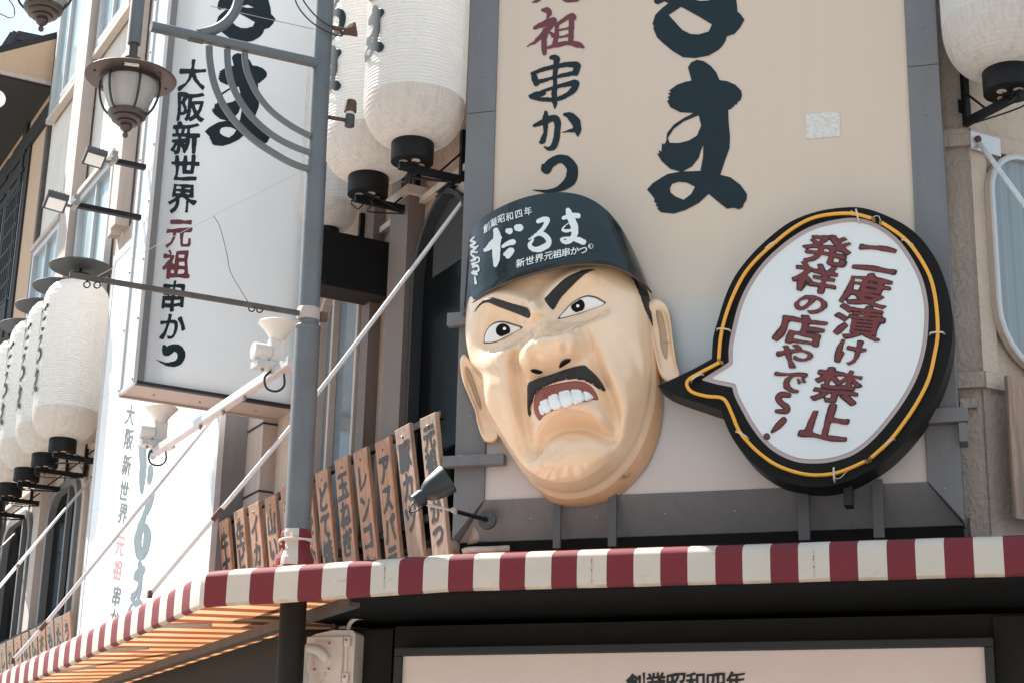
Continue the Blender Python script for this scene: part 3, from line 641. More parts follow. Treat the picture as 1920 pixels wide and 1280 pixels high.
def stroke_part(strokes, name, m, parent, place, step=1.2, seed=1, rough=.5):
    P = np.array([p for s_ in strokes for p in s_]); q = P[:, 2].max()
    fn = lambda X, Y: stroke_sdf(strokes, X + wobble(X, Y, .25, rough, seed), Y + wobble(X, Y, .22, rough, seed + 3)) + wobble(X, Y, 1.1, rough * .6, seed + 4)
    mb = MB(); field_part(mb, fn, P[:, 0].min() - q, P[:, 0].max() + q, P[:, 1].min() - q, P[:, 1].max() + q, step, place); return mb.build(name, m, parent, fix=False)
for k, (gg, m) in enumerate(((G_GEN, 'red_ink'), (G_SO, 'red_ink'), (G_KUSHI, 'ink'), (G_KA, 'ink'), (G_TSU, 'ink'))):
    stroke_part([t8(s_) for s_ in gg], 'lettering', M[m], big, onbig, seed=k * 7 + 1)

# ------------------------------------------------------------------ moulded head sign
hd = thing('moulded_head_sign', 'giant moulded head of a scowling cook in a black cap fixed to the signboard', 'head sign', yp(1060, 720, .28))
def xz(u, v, d): p = yp(u, v, d); return np.array([p[0], p[2]])
HC = xz(1060, 715, .56); PX = .0034
front_px = [(900,520),(950,460),(1050,440),(1140,465),(1195,530),(1214,585),(1221,640),(1222,700),(1214,760),(1196,818),(1167,868),(1132,902),(1098,919),(1062,924),(1030,918),(1006,906),(984,888),(964,862),(945,832),(928,803),(914,776),(909,745),(906,713),(884,682),(874,640),(873,600),(880,556)]
back_px = [(930,500),(980,440),(1060,420),(1150,440),(1205,510),(1224,565),(1230,640),(1239,713),(1243,750),(1240,789),(1231,828),(1214,868),(1192,897),(1164,924),(1136,939),(1102,947),(1062,949),(1036,942),(1018,926),(1000,900),(982,870),(962,835),(944,795),(934,750),(930,713),(912,685),(900,640),(902,590)]
fo = [xz(u, v, .40) for u, v in catmull(front_px, 4, True)]; bo = [xz(u, v, .275) for u, v in catmull(back_px, 4, True)]
def radial(poly, th):
    d = np.array([math.cos(th), math.sin(th)]); best = 0
    for i in range(len(poly)):
        a = poly[i] - HC; b = poly[(i + 1) % len(poly)] - HC; e = b - a; den = d[0] * e[1] - d[1] * e[0]
        if abs(den) < 1e-9: continue
        t = (a[0] * e[1] - a[1] * e[0]) / den; q = (a[0] * d[1] - a[1] * d[0]) / den
        if t > 0 and -1e-6 <= q <= 1 + 1e-6: best = max(best, t)
    return best
NT, NRR = 300, 130
ths = np.linspace(0, 2 * math.pi, NT, endpoint=False)
rf = np.array([radial(fo, t) for t in ths]); rb = np.array([radial(bo, t) for t in ths])
rho = np.sin(np.linspace(0, 1, NRR) * math.pi / 2) * .6 + np.linspace(0, 1, NRR) * .4
rho[0] = 0.003
RX = HC[0] + np.outer(rho, rf * np.cos(ths)); RZ = HC[1] + np.outer(rho, rf * np.sin(ths))
D0 = .40 + .20 * (1 - rho[:, None] ** 2.8) ** .62 + 0 * RX; D = 0 * RX
def bump(u, v, d, su, sv, rot, amp, pw=1.0):      # gaussian swelling at the point seen at (u, v), sizes in pixels
    c = xz(u, v, d); dx = (RX - c[0]) / PX; dz = -(RZ - c[1]) / PX; a = R(rot)
    p = dx * math.cos(a) + dz * math.sin(a); q = -dx * math.sin(a) + dz * math.cos(a)
    return amp * np.exp(-.5 * ((p / su) ** 2 + (q / sv) ** 2) ** pw)
def crease(pts, d, sg, amp, taper=True):          # groove or ridge along a line
    Q = [xz(u, v, d) for u, v in catmull(pts, 6)]; best = np.full(RX.shape, 1e9); wt = np.ones(RX.shape); n = len(Q)
    for i in range(n - 1):
        a, b = Q[i], Q[i + 1]; e = b - a; t = np.clip(((RX - a[0]) * e[0] + (RZ - a[1]) * e[1]) / (e.dot(e) + 1e-12), 0, 1)
        dd = np.hypot(RX - a[0] - t * e[0], RZ - a[1] - t * e[1]) / PX; m_ = dd < best; best = np.where(m_, dd, best)
        if taper: tt = (i + t) / (n - 1); wt = np.where(m_, np.sin(np.pi * np.clip(tt, .04, .96)) ** .6, wt)
    return amp * wt * np.exp(-.5 * (best / sg) ** 2)
B = bump
# brow, sockets, nose
D += crease([(890,575),(930,556),(985,572),(1003,585)], .6, 15, .042) + crease([(1016,572),(1045,538),(1085,512),(1120,505)], .6, 15, .042)
D += B(1006, 588, .6, 20, 20, 0, .035)
D += crease([(1008,520),(1006,560)], .6, 6, -.012) + crease([(996,600),(992,585),(988,570)], .6, 5, -.018) + crease([(1022,590),(1018,568),(1012,552)], .6, 5, -.018)
D += crease([(985,618),(1040,594)], .62, 7, -.020)
D += B(948, 628, .56, 40, 20, -14, -.040) + B(1090, 585, .57, 42, 20, -14, -.040)
D += crease([(915,655),(945,652),(978,632)], .56, 6, -.018) + crease([(1060,606),(1095,604),(1128,586)], .57, 6, -.018)
D += crease([(930,666),(960,660),(985,645)], .57, 9, .016) + crease([(1070,618),(1105,615),(1140,600)], .57, 9, .016)
D += crease([(1012,596),(1018,625),(1028,655)], .66, 21, .062, False)
D += B(1032, 655, .74, 36, 30, -14, .105, 1.5) + B(992, 674, .66, 20, 25, 10, .085, 1.4) + B(1080, 645, .66, 22, 27, -10, .090, 1.4)
D += crease([(1000,650),(1006,675),(1012,690)], .72, 5, -.016) + crease([(1064,632),(1068,655),(1062,672)], .72, 5, -.016)
D += crease([(1014,640),(1012,665),(1018,690)], .72, 5, -.014)
D += crease([(972,650),(966,680),(982,708)], .6, 6, -.036) + crease([(1094,618),(1108,648),(1098,678)], .6, 6, -.036)
D += crease([(985,712),(1020,706),(1060,694),(1094,680)], .62, 8, -.030)
# cheeks and folds
D += B(928, 715, .54, 34, 50, 6, .050) + B(1160, 650, .54, 44, 60, -8, .050)
D += crease([(968,668),(972,710),(978,760),(984,805),(990,836)], .58, 9, -.044) + crease([(1104,640),(1124,690),(1142,740),(1151,785),(1147,812)], .58, 9, -.046)
D += crease([(955,680),(955,730),(962,780),(970,825)], .56, 13, .026) + crease([(1122,640),(1148,690),(1166,740),(1170,790),(1158,830)], .56, 13, .030)
D += crease([(1180,640),(1204,700),(1206,760),(1186,820),(1140,885)], .45, 8, -.012)
# muzzle, mouth, lower lip and chin
D += B(1060, 735, .6, 62, 40, -12, .060, 1.2)
D += crease([(1006,822),(1030,790),(1068,770),(1105,770),(1134,788),(1146,812)], .62, 14, .058)
D += crease([(996,850),(1018,820),(1058,800),(1098,799),(1130,815),(1144,832)], .6, 8, -.052)
D += B(1000, 835, .58, 14, 12, 0, -.03) + B(1148, 812, .58, 12, 12, 0, -.026)
D += B(1082, 868, .58, 66, 36, -10, .060, 1.4)
D += B(1015, 872, .5, 28, 26, 20, .014)
D += crease([(998,842),(1030,850),(1050,845)], .56, 12, -.012)
D += crease([(1120,905),(1150,872),(1180,822),(1198,765)], .45, 6, -.012)
fade = np.clip((1 - rho[:, None]) / .06, 0, 1); D = np.maximum(D0 + 1.5 * D * (.35 + .65 * fade), .36)
# mouth cavity is cut back behind the teeth
mouth = [(1002,744),(1009,732),(1026,723),(1051,717),(1079,713),(1099,717),(1113,728),(1122,744),(1120,750),(1107,749),(1085,756),(1057,763),(1034,771),(1020,779),(1012,788),(1004,778),(1000,761)]
rows = []
for j in range(NRR): rows.append([(RX[j, i], -D[j, i], RZ[j, i]) for i in range(NT)])
d_rim = D[-1]
for q in range(1, 15):
    t = q / 14; ring = []
    for i in range(NT):
        r_ = rf[i] + (rb[i] - rf[i]) * t + .016 * math.sin(math.pi * t); dd = d_rim[i] + (.272 - d_rim[i]) * (t ** .9)
        ring.append((HC[0] + r_ * math.cos(ths[i]), -dd, HC[1] + r_ * math.sin(ths[i])))
    rows.append(ring)
fm = MB(); fm.grid(rows, closed=True)
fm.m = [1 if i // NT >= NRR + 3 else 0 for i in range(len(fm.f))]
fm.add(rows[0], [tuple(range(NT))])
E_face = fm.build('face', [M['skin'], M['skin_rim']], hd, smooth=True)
org = ORG[hd.name]
bvh = BVHTree.FromPolygons([Vector(p) for p in fm.v], fm.f)
def drape(bv, u, v, off=.0):                   # point on a moulded surface seen at (u, v), lifted along its normal
    d = Vector(ray(u, v)).normalized(); h = bv.ray_cast(Vector(CAM), d)
    if h[0] is None: h = bv.find_nearest(Vector(yp(u, v, .4)))
    n = h[1]
    if n.dot(d) > 0: n = -n
    return np.array(h[0] + n * off)
def puff(name, poly, m, thick, soft, bv=bvh, step=1.6, parent=hd, base=-.002, jag=0, seed=3, smooth=True, close=True):
    """a raised piece laid over a moulded surface: traced outline, domed thickness, closed edge"""
    P = catmull(poly, 4, True) if close else poly
    xs = np.arange(min(p[0] for p in P) - 3, max(p[0] for p in P) + 3, step); ys = np.arange(min(p[1] for p in P) - 3, max(p[1] for p in P) + 3, step)
    X, Y = np.meshgrid(xs, ys)
    Xj = X + (wobble(X, Y, .9, jag, seed) if jag else 0); Yj = Y + (wobble(X, Y, .8, jag, seed + 1) if jag else 0)
    Fv = poly_sdf([P], Xj, Yj); V, Fs = polygonize(Fv, xs, ys)
    A = np.array(V); dist = np.maximum(0, poly_sdf([P], A[:, 0], A[:, 1]))
    hgt = thick * np.sqrt(np.clip(1 - (1 - np.clip(dist / soft, 0, 1)) ** 2, 0, 1)) + base
    mb = MB(); mb.add([drape(bv, a, b, h) for (a, b), h in zip(V, hgt)], Fs)
    return mb.build(name, m, parent, smooth=smooth, fix=False)
eyeL = [(909,640),(911,626),(919,613),(931,606),(945,605),(960,609),(977,615),(967,622),(950,631),(930,640),(914,642)]
eyeR = [(1049,596),(1057,586),(1070,572),(1085,562),(1100,557),(1115,559),(1125,564),(1133,570),(1122,576),(1102,583),(1080,590),(1060,595)]
for e, ic, hl in ((eyeL, (945, 620), (948, 616)), (eyeR, (1084, 574), (1084, 574))):
    c = np.mean(e, 0); puff('eye_rim', [c + (np.array(p) - c) * np.array([1.10, 1.16]) + (0, -.6) for p in e], M['eye_rim'], .006, 5)
    ey = puff('eye', e, M['eye_white'], .013, 12, base=.004)
    def clip(poly, cx, cy, r_):
        out = []
        for k in range(28):
            a = 2 * math.pi * k / 28; q = np.array([cx + r_ * math.cos(a), cy + r_ * math.sin(a)])
            for _ in range(30):
                if poly_sdf([catmull(poly, 4, True)], np.array([q[0]]), np.array([q[1]]))[0] > .6: break
                q = q + (np.array([cx, cy + 2]) - q) * .12
            out.append(tuple(q))
        return out
    puff('iris', clip(e, ic[0], ic[1], 13.8), M['pupil'], .002, 3, parent=ey, base=.0185, close=False, step=1.0)
    puff('highlight', [(hl[0] + 3.2 * math.cos(a), hl[1] + 3.2 * math.sin(a)) for a in np.linspace(0, 6.28, 12, endpoint=False)], M['glint'], .001, 2, parent=ey, base=.0235, step=.6, close=False, smooth=False)
browL = [(888,588),(897,573),(907,563),(920,558),(935,561),(960,569),(985,576),(992,581),(995,591),(991,597),(980,593),(960,585),(935,576),(915,568),(902,572)]
browR = [(1021,562),(1028,553),(1040,540),(1060,522),(1085,510),(1100,506),(1116,507),(1100,513),(1085,525),(1065,545),(1050,562),(1038,581),(1028,573)]
puff('eyebrow', browL, M['hair'], .017, 6, jag=.5, step=1.2); puff('eyebrow', browR, M['hair'], .017, 6, jag=.5, step=1.2)
mous = [(991,719),(1006,710),(1034,701),(1062,691),(1093,684),(1105,692),(1119,706),(1131,723),(1134,733),(1122,728),(1105,717),(1085,711),(1057,712),(1029,721),(1010,731),(1002,742),(997,761),(995,781),(991,770),(990,742)]
puff('moustache', mous, M['hair'], .028, 9, jag=.9, step=1.1)
puff('lip', mouth, M['lip'], .014, 9)
zt_ = lambda P: [(860 + x * .2813, 620 + y * .2813) for x, y in P]
for P in ([(545,505),(552,540),(566,562),(581,550),(577,510),(563,490)], [(550,480),(568,463),(600,454),(612,478),(626,524),(583,549)], [(605,450),(625,430),(650,423),(668,430),(680,465),(691,505),(630,522)], [(672,425),(697,407),(722,402),(742,404),(755,445),(762,489),(697,504)], [(748,408),(776,395),(803,397),(818,407),(828,440),(832,472),(767,489)], [(826,414),(848,407),(868,418),(882,436),(890,455),(838,471)]):
    puff('tooth', zt_(P), M['tooth'], .020, 5, base=.012, step=1.0)
puff('nostril', zt_([(478,264),(490,252),(520,253),(560,270),(540,285),(508,280)]), M['black_gloss'], .002, 5, base=.003, step=1.0)
puff('nostril', zt_([(668,240),(680,205),(710,185),(748,185),(740,205),(710,225),(680,243)]), M['black_gloss'], .002, 5, base=.003, step=1.0)
puff('sideburn', [(1180,510),(1195,520),(1212,540),(1219,565),(1222,590),(1224,612),(1216,596),(1208,578),(1200,556),(1190,532)], M['hair'], .012, 5, jag=.6, step=1.2)
# ears: puffed shells with a hollow inside the rim
def ear(poly, inner, d0, thick, tilt):
    P = [np.array(p) for p in catmull(poly, 5, True)]; c = np.mean(P, 0); n = len(P); rows = []
    hol = [np.array(p) for p in catmull(inner, 5, True)]
    for t, dd in ((1.0, 0), (1.0, .35), (.985, .7), (.95, .93), (.89, 1.0), (.82, .97), (.74, .82), (.62, .68), (.45, .62), (.25, .60), (.02, .6)):
        ring = []
        for p in P:
            q = c + (p - c) * t; ring.append(yp(q[0], q[1], .29 + (d0 + thick * dd) + tilt * (q[0] - c[0]) * PX))
        rows.append(ring)
    mb = MB(); mb.grid(rows, closed=True); ob = mb.build('ear', M['skin'], hd, smooth=True)
    bv = BVHTree.FromPolygons([Vector(p) for p in mb.v], mb.f)
    puff('ear_hollow_shade', inner, M['skin_tan_shade'], .004, 5, bv=bv, parent=ob, base=.003, step=1.4)  # slightly raised tan patch, paints the shade inside the ear
    return ob
ear([(1212,570),(1228,560),(1243,565),(1253,580),(1259,610),(1264,650),(1270,685),(1276,706),(1268,722),(1250,716),(1236,700),(1226,660),(1216,610)], [(1230,584),(1240,586),(1246,606),(1251,640),(1252,668),(1247,672),(1239,650),(1236,622)], .0, .10, .0)
ear([(862,676),(870,664),(880,672),(890,690),(905,708),(918,740),(922,775),(932,806),(935,818),(927,828),(912,829),(903,819),(894,789),(891,772),(879,742),(867,712)], [(872,686),(880,692),(888,710),(896,735),(903,758),(901,768),(893,752),(884,728),(875,706)], .0, .09, .0)
# cap: a tall band round the skull with a closed crown
bot = [(869,592,.36),(874,583,.40),(888,570,.47),(910,552,.55),(942,536,.615),(985,520,.65),(1035,507,.665),(1072,500,.66),(1110,498,.645),(1147,502,.61),(1182,517,.55),(1210,538,.45),(1222,553,.36)]
top = [(879,452,.34),(884,436,.37),(897,417,.42),(918,400,.47),(948,384,.52),(985,370,.55),(1022,363,.565),(1060,361,.565),(1097,369,.555),(1130,388,.53),(1160,420,.48),(1184,462,.42),(1204,505,.36)]
bc, tp_ = catmull(bot, 7), catmull(top, 7); rows = []
hem = [yp(p[0], p[1], p[2] - .04) for p in bc]; rows.append(hem)
for q in range(19):
    t = q / 18; bl = .035 * math.sin(math.pi * t) + .012 * math.sin(math.pi * min(1, t * 8)) * (t < .125)
    rows.append([yp(a[0] + (b[0] - a[0]) * t, a[1] + (b[1] - a[1]) * t, a[2] + (b[2] - a[2]) * t + bl * math.sin(math.pi * (.1 + .8 * i / (len(bc) - 1)))) for i, (a, b) in enumerate(zip(bc, tp_))])
last = rows[-1]
for sc_, dd in ((.985, .012), (.95, .03), (.90, .09), (.86, .2)):
    cx = np.mean(last, 0); rows.append([np.array([cx[0] + (p[0] - cx[0]) * sc_, min(-.272, p[1] + dd), p[2] - (1 - sc_) * .25]) for p in last])
rows.append([np.array([p[0], -.272, p[2]]) for p in rows[-1]])
cm = MB(); cm.grid(rows); capo = cm.build('cap', M['cap'], hd, smooth=70)
cbv = BVHTree.FromPolygons([Vector(p) for p in cm.v], cm.f)
oncap = lambda u, v: drape(cbv, u, v, .004)
hm = MB(); hm.tube([drape(cbv, p[0], p[1] - 1.5, .002) for p in bc[2:-2]], .008, 6); hm.build('hem', M['eye_rim'], capo, smooth=True)
z4 = lambda P: [(860 + p[0] * .25, 340 + p[1] * .25, *[x * .25 for x in p[2:]]) for p in P]
capstr = [[(282,372,40),(292,420,56),(284,500,62),(286,580,54),(278,630,30)], [(198,520,24),(225,505,40),(265,465,50),(308,425,36)], [(372,375,38),(386,378,46)], [(440,352,48),(458,352,56)], [(335,492,24),(375,468,36),(410,460,42)], [(350,552,26),(385,520,34),(402,525,36),(372,566,36)],
          [(598,305,32),(640,288,42),(668,298,36),(640,350,30),(590,400,26),(528,440,10)], [(575,402,16),(630,400,36),(672,435,42),(672,475,44),(620,508,46),(565,512,40),(534,482,30),(560,440,16)],
          [(820,220,34),(845,290,54),(868,340,52),(872,390,48),(845,440,38),(800,462,34),(772,440,20),(800,428,16),(850,432,26),(900,445,44),(935,460,42)], [(788,280,28),(840,262,34),(895,262,40)], [(826,318,6),(790,345,10),(782,370,20),(810,376,26),(850,368,20)]]
stroke_part([z4(s_) for s_ in capstr], 'large_lettering', M['white_ink'], capo, oncap, step=1.0, seed=5, rough=.35)
mb = MB()
letters(mb, [(c, 860 + x * .25, 340 + y * .25, 15.5, 17, r_, -6) for c, x, y, r_ in zip('創業昭和四年', (213, 266, 322, 385, 452, 522), (352, 314, 284, 268, 248, 228), (-32, -24, -18, -15, -12, -10))], oncap, .012)
letters(mb, [(c, 860 + x * .25, 340 + y * .25, 18, 17, r_, 0) for c, x, y, r_ in zip('新世界元祖串かつ', (465, 535, 605, 675, 740, 805, 870, 935), (615, 597, 578, 560, 547, 535, 524, 518), (-12, -12, -11, -10, -9, -8, -6, -4))], oncap, .014)
mb.build('small_lettering', M['white_ink'], capo, fix=False); mb = MB()
letters(mb, [('R', 1107, 462.5, 7, 7, 0, 0)], oncap, .03, wob=0)
field_part(mb, lambda X, Y: .45 - np.abs(np.hypot(X - 1107.6, Y - 462.6) - 4.3), 1101, 1114, 456, 469, .5, oncap)
stuff(mb.build('registered_mark', M['white_ink'], capo, fix=False))
scr = [[(890,446,3),(884,452,4),(892,456,4),(884,462,5),(893,466,4),(885,473,4),(896,474,3)], [(897,462,3),(884,476,3),(892,486,5),(884,490,3),(897,483,3),(899,491,3),(886,496,4),(895,500,4)], [(888,502,4),(896,498,3),(898,508,4),(886,512,4),(895,515,4),(888,508,2)], [(891,520,3),(893,531,5)]]
stroke_part(scr, 'side_lettering', M['white_ink'], capo, oncap, step=.8, seed=9, rough=.3)

# ------------------------------------------------------------------ speech-bubble neon sign
bs = thing('speech_bubble_sign', 'black speech bubble sign with an orange neon outline beside the moulded head', 'neon sign', yp(1560, 650, .28))
kb = .4376
tb = lambda P: [(1220 + x * kb, 370 + y * kb) for x, y in P]
DB = .54
outer = tb([(30,806)]) + [tuple(p) for p in catmull(tb([(30,806),(180,735),(262,690)]), 5)][1:-1] + [tuple(p) for p in catmull(tb([(262,690),(268,600),(290,520),(320,425),(360,340),(420,260),(500,180),(600,105),(720,60),(850,43),(935,52),(1030,88),(1105,130),(1170,190),(1230,280),(1265,370),(1285,450),(1295,540),(1290,630),(1268,730),(1235,820),(1185,920),(1110,1022),(1020,1112),(930,1172),(830,1218),(720,1238),(600,1225),(520,1195),(440,1140),(370,1060),(330,990),(300,910)]), 4)] + [tuple(p) for p in catmull(tb([(300,910),(180,870),(80,835),(30,806)]), 4)][1:-1]
fo_ = [yp(u, v, DB) for u, v in outer]
MB().prism(fo_, (0, DB - .285, 0)).build('case', M['case_black'], bs, smooth=40)
lip_in = tb([(215,780),(335,705),(335,640),(350,560),(380,450),(430,350),(500,260),(600,175),(700,120),(820,92),(900,92),(980,120),(1060,180),(1120,260),(1165,350),(1188,450),(1190,540),(1180,640),(1150,750),(1100,850),(1030,950),(950,1040),(870,1100),(780,1130),(700,1138),(620,1130),(540,1095),(480,1045),(430,980),(390,910),(360,850),(350,812),(280,798)])
li = lip_in[:2] + [tuple(p) for p in catmull(lip_in[1:-1], 4)][1:] + [lip_in[-1]]
def bub(name, m, thr, d):
    mb = MB(); field_part(mb, lambda X, Y: poly_sdf([li], X, Y) - thr, 1300, 1760, 400, 880, 2.5, lambda u, v: yp(u, v, d)); return mb.build(name, m, bs, fix=False)
bub('border', M['bubble_pink'], 0, DB + .004); bub('panel', M['bubble_white'], 8.0, DB + .009)
def neon(P):
    pts = [yp(u, v, DB + .045) for u, v in catmull(tb(P), 6)]
    MB().tube(pts, .0118, 10).build('neon_tube', M['neon'], bs, smooth=60)
    for e, f in ((pts[0], pts[2]), (pts[-1], pts[-3])):
        MB().tube([e, np.array(e) + (np.array(e) - f) * .35, np.array(e) + (np.array(e) - f) * .5 + np.array([0, .06, 0])], .0112, 8).build('tube_end', M['neon_end'], bs, smooth=60)
neon([(292,690),(300,600),(318,520),(350,430),(395,340),(450,270),(520,205),(600,140),(680,95),(760,75),(860,70),(945,90)])
neon([(992,110),(1060,155),(1110,200),(1160,270),(1200,350),(1222,450),(1230,580),(1215,680),(1190,780),(1140,880),(1080,970),(1020,1045),(945,1113)])
neon([(916,1130),(850,1160),(780,1182),(700,1188),(620,1175),(540,1145),(480,1105),(430,1060),(380,1000),(350,930),(325,876),(300,856),(240,850),(180,833),(156,805),(165,777),(220,745),(293,707)])
for u, v, a in ((512,205,-35),(885,75,80),(1100,192,35),(1225,580,0),(1018,1050,-40),(785,1182,90),(388,1012,30),(310,565,8),(195,768,-30)):
    c = np.array(yp(*tb([(u, v)])[0], DB + .045)); r_ = np.array([math.cos(R(a)), 0, -math.sin(R(a))])
    MB().tube([c - r_ * .045 + (0, .045, 0), c - r_ * .035 + (0, -.002, 0), c + (0, -.014, 0), c + r_ * .035 + (0, -.002, 0), c + r_ * .045 + (0, .045, 0)], .006, 6).build('tube_clip', M['porcelain'], bs, smooth=True)
wr = MB(); wr.tube([yp(*tb([p])[0], DB + .04) for p in ((945,90),(965,80),(978,82),(985,100),(993,110))], .0025, 5).tube([yp(*tb([p])[0], DB + .04) for p in ((785,1185),(795,1205),(815,1198),(840,1172),(850,1165))], .0025, 5).tube([yp(*tb([p])[0], DB + .04) for p in ((885,75),(860,58),(852,66))], .0025, 5)
wr.build('wire', M['porcelain'], bs)
bl = [('二',965,262,205,170),('度',925,397,215,165),('漬',890,537,215,165),('け',856,662,150,135),('禁',800,807,205,175),('止',752,962,215,185),('発',755,226,210,150),('祥',706,347,195,150),('の',686,456,160,110),('店',646,567,225,150),('や',617,680,170,125),('で',594,785,160,120)]
for lay, (bd, m, d) in enumerate(((.036, 'ink_black', .013), (.014, 'bubble_red', .018))):
    mb = MB()
    letters(mb, [(c, *tb([(x, y)])[0], w_ * kb, h_ * kb * .90, 12, 15) for c, x, y, w_, h_ in bl], lambda u, v: yp(u, v, DB + d), bd, N=84, wob=1.3)
    gr = (0, 9)[lay]
    fl = [[(x, y, w_ - gr) for x, y, w_ in s_] for s_ in ([(592,846,22),(562,843,28),(546,858,28),(560,880,27),(584,898,28),(578,914,26),(540,914,18)], [(570,952,28),(548,975,30),(520,1002,14)], [(497,1022,28),(498,1023,28)])]
    st = [[(*tb([p[:2]])[0], p[2] * kb) for p in s_] for s_ in fl]
    field_part(mb, lambda X, Y: stroke_sdf(st, X, Y), 1420, 1490, 730, 835, 1.2, lambda u, v: yp(u, v, DB + d))
    mb.build('lettering_outline' if lay == 0 else 'lettering', M[m], bs, fix=False)
pp = yp(1600, 905, .28); MB().box((pp[0] - .05, -.40, pp[2] - .16), (.05, 0, 0), (0, .12, 0), (0, 0, .12)).build('bracket', M['frame_dark'], bs)

# ------------------------------------------------------------------ projecting box sign on the left street
S2 = 3.3
ps = thing('projecting_sign', 'white box sign standing out from the left wall, lettered in black with two red characters', 'sign', sp(400, 720, S2))
q1, q2, q3 = oz(sp(253, 726, S2)), oz(sp(270, 713, S2)), oz(sp(545, 755, S2))
oE, zB2 = q1[0], (q1[1] + q3[1]) / 2; th2 = sz(lp(222, 752, oE))[0] - S2; th2 = max(.3, min(.8, th2)); ZT2 = 10.6
fwd = oE - q2[0]; zP = (q2[1] + oz(sp(446, 742, S2))[1]) / 2
MB().box(LF(S2 + .02, .02, zP), L * .05, NL * (oE - fwd - .02), Z * (ZT2 - zP)).build('panel', M['sign_grey'], ps)
MB().box(LF(S2, oE - fwd, zP), L * th2, NL * (fwd - .012), Z * (ZT2 - zP)).build('end_frame', M['frame_grey'], ps, bevel=.004)
MB().box(LF(S2, .02, zB2), L * .06, NL * (oE - .022), Z * (zP - zB2 - .001)).build('bottom_frame', M['frame_dark'], ps, bevel=.004)
MB().box(LF(S2 + .061, .02, zB2 + .006), L * (th2 - .09), NL * (oE - .03), Z * .05).build('underside', M['sign_under'], ps)
MB().box(LF(S2 + th2 - .028, .02, zB2 - .012), L * .028, NL * (oE - .02), Z * .06).build('bottom_trim', M['sign_under'], ps)
MB().box(LF(S2 + .07, oE - .011, zP), L * (th2 - .15), NL * .012, Z * (ZT2 - zP)).build('side_panel', M['sign_side'], ps)
e = MB(); e.box(LF(S2 + .0, oE - .012, zB2), L * .069, NL * .03, Z * (ZT2 - zB2)); e.box(LF(S2 + th2 - .079, oE - .012, zB2), L * .079, NL * .03, Z * (ZT2 - zB2)); e.box(LF(S2 + .07, oE - .012, zB2), L * (th2 - .15), NL * .026, Z * (zP - zB2 - .002))
e.build('side_trim', M['alu'], ps)
for k in range(9):
    for s_ in (S2 + .03, S2 + th2 - .04):
        MB().lathe([(.011, 0), (.011, .006), (.004, .01)], LF(s_, oE + .018, zB2 + .04 + k * .52), 8, NL).build('rivet', M['steel'], ps)
for o_ in (.3, .8, 1.2): MB().lathe([(.012, 0), (.010, .01)], LF(S2 + th2 * .6, o_, zB2 + .006), 8, (0, 0, -1)).build('rivet', M['steel'], ps)
on2 = lambda u, v: sp(u, v, S2 + .016)
mA = [[(384 + (x - 1130) * .205, 100 + (y - 360) * .189) for x, y in P] for P in MA]
mR = [[(406 + (x - 1162) * .2007, 80 + (y - 348) * .19) for x, y in P] for P in RU]
mb = MB(); poly_letters(mb, mA, on2); poly_letters(mb, mR, on2); mb.build('large_lettering', M['ink'], ps, fix=False)
mb = MB(); letters(mb, [(c, x, y, w_, h_, 7, 5) for c, x, y, w_, h_ in (('大',361,141,52,60),('阪',357,201,55,58),('新',348,260,55,62),('世',346,316,55,54),('界',342,371,54,58),('串',325,556,50,60),('か',323,612,50,56))], on2, .027, N=84, wob=1.5)
mb.build('lettering', M['ink'], ps, fix=False)
for c, x, y, w_, h_ in (('元',336,437,50,58),('祖',331,495,53,60)): letters(MB(), [(c, x, y, w_, h_, 7, 5)], on2, .028, N=84, wob=1.5).build('lettering', M['red_ink'], ps, fix=False)
stroke_part([[(308,650,8),(312,659,16),(325,652,15),(337,656,15),(340,668,15),(332,680,12),(315,682,7),(294,675,1.5)]], 'lettering', M['ink'], ps, on2, step=.8)

# floodlights on arms from the box sign
def floodlight(u_arm, v_arm, u_h, v_h, label):
    sA = S2 + th2 * .5; a = sp(u_arm, v_arm, sA); b = sp(u_h, v_h, sA); a = LF(sA, oE + .02, float(a[2]) + .0); dz = b[2]
    a[2] = float(sp(u_arm, v_arm, sA)[2]); o1 = float((b - C0).dot(NL)); b = LF(sA, o1, a[2])
    t = thing('floodlight', label, 'floodlight', b, 'floodlights on the box sign')
    MB().box(a - L * .025 - Z * .02, L * .05, NL * (o1 - oE - .02), Z * .04).build('arm', M['iron_black'], t)
    hc = b + NL * .16 - Z * .03; n = (Z * -.86 - L * .42 + NL * .12); n /= np.linalg.norm(n); t1 = NL - n * NL.dot(n); t1 /= np.linalg.norm(t1); t2 = np.cross(n, t1)
    h = MB(); h.cbox(hc - n * .035, t1 * .18, t2 * .17, n * .06).cbox(hc - n * .075, t1 * .13, t2 * .12, n * .03)
    for k in range(4): h.cbox(hc - n * .07 + t1 * (-.05 + .033 * k), t1 * .007, t2 * .15, n * .045)
    h.build('housing', M['hat_grey'], t, bevel=.006)
    MB().cbox(hc - n * .001, t1 * .14, t2 * .12, n * .008).build('glass', M['sign_white'], t)  # plain white face stands for daylight reflected in the glass
    y = MB(); y.tube([b + NL * .0 - Z * .01, b + NL * .05 + L * .05, hc - t1 * .10 - n * .03], .016, 8).tube([b - L * .07, b + L * .07], .03, 8).cbox(b + Z * .045, NL * .05, L * .10, Z * .06)
    y.build('yoke', M['steel'], t, bevel=.003)
floodlight(255, 311, 212, 305, 'dark floodlight on the higher of two arms at the box sign edge')
floodlight(248, 406, 140, 389, 'dark floodlight on the lower of two arms at the box sign edge')

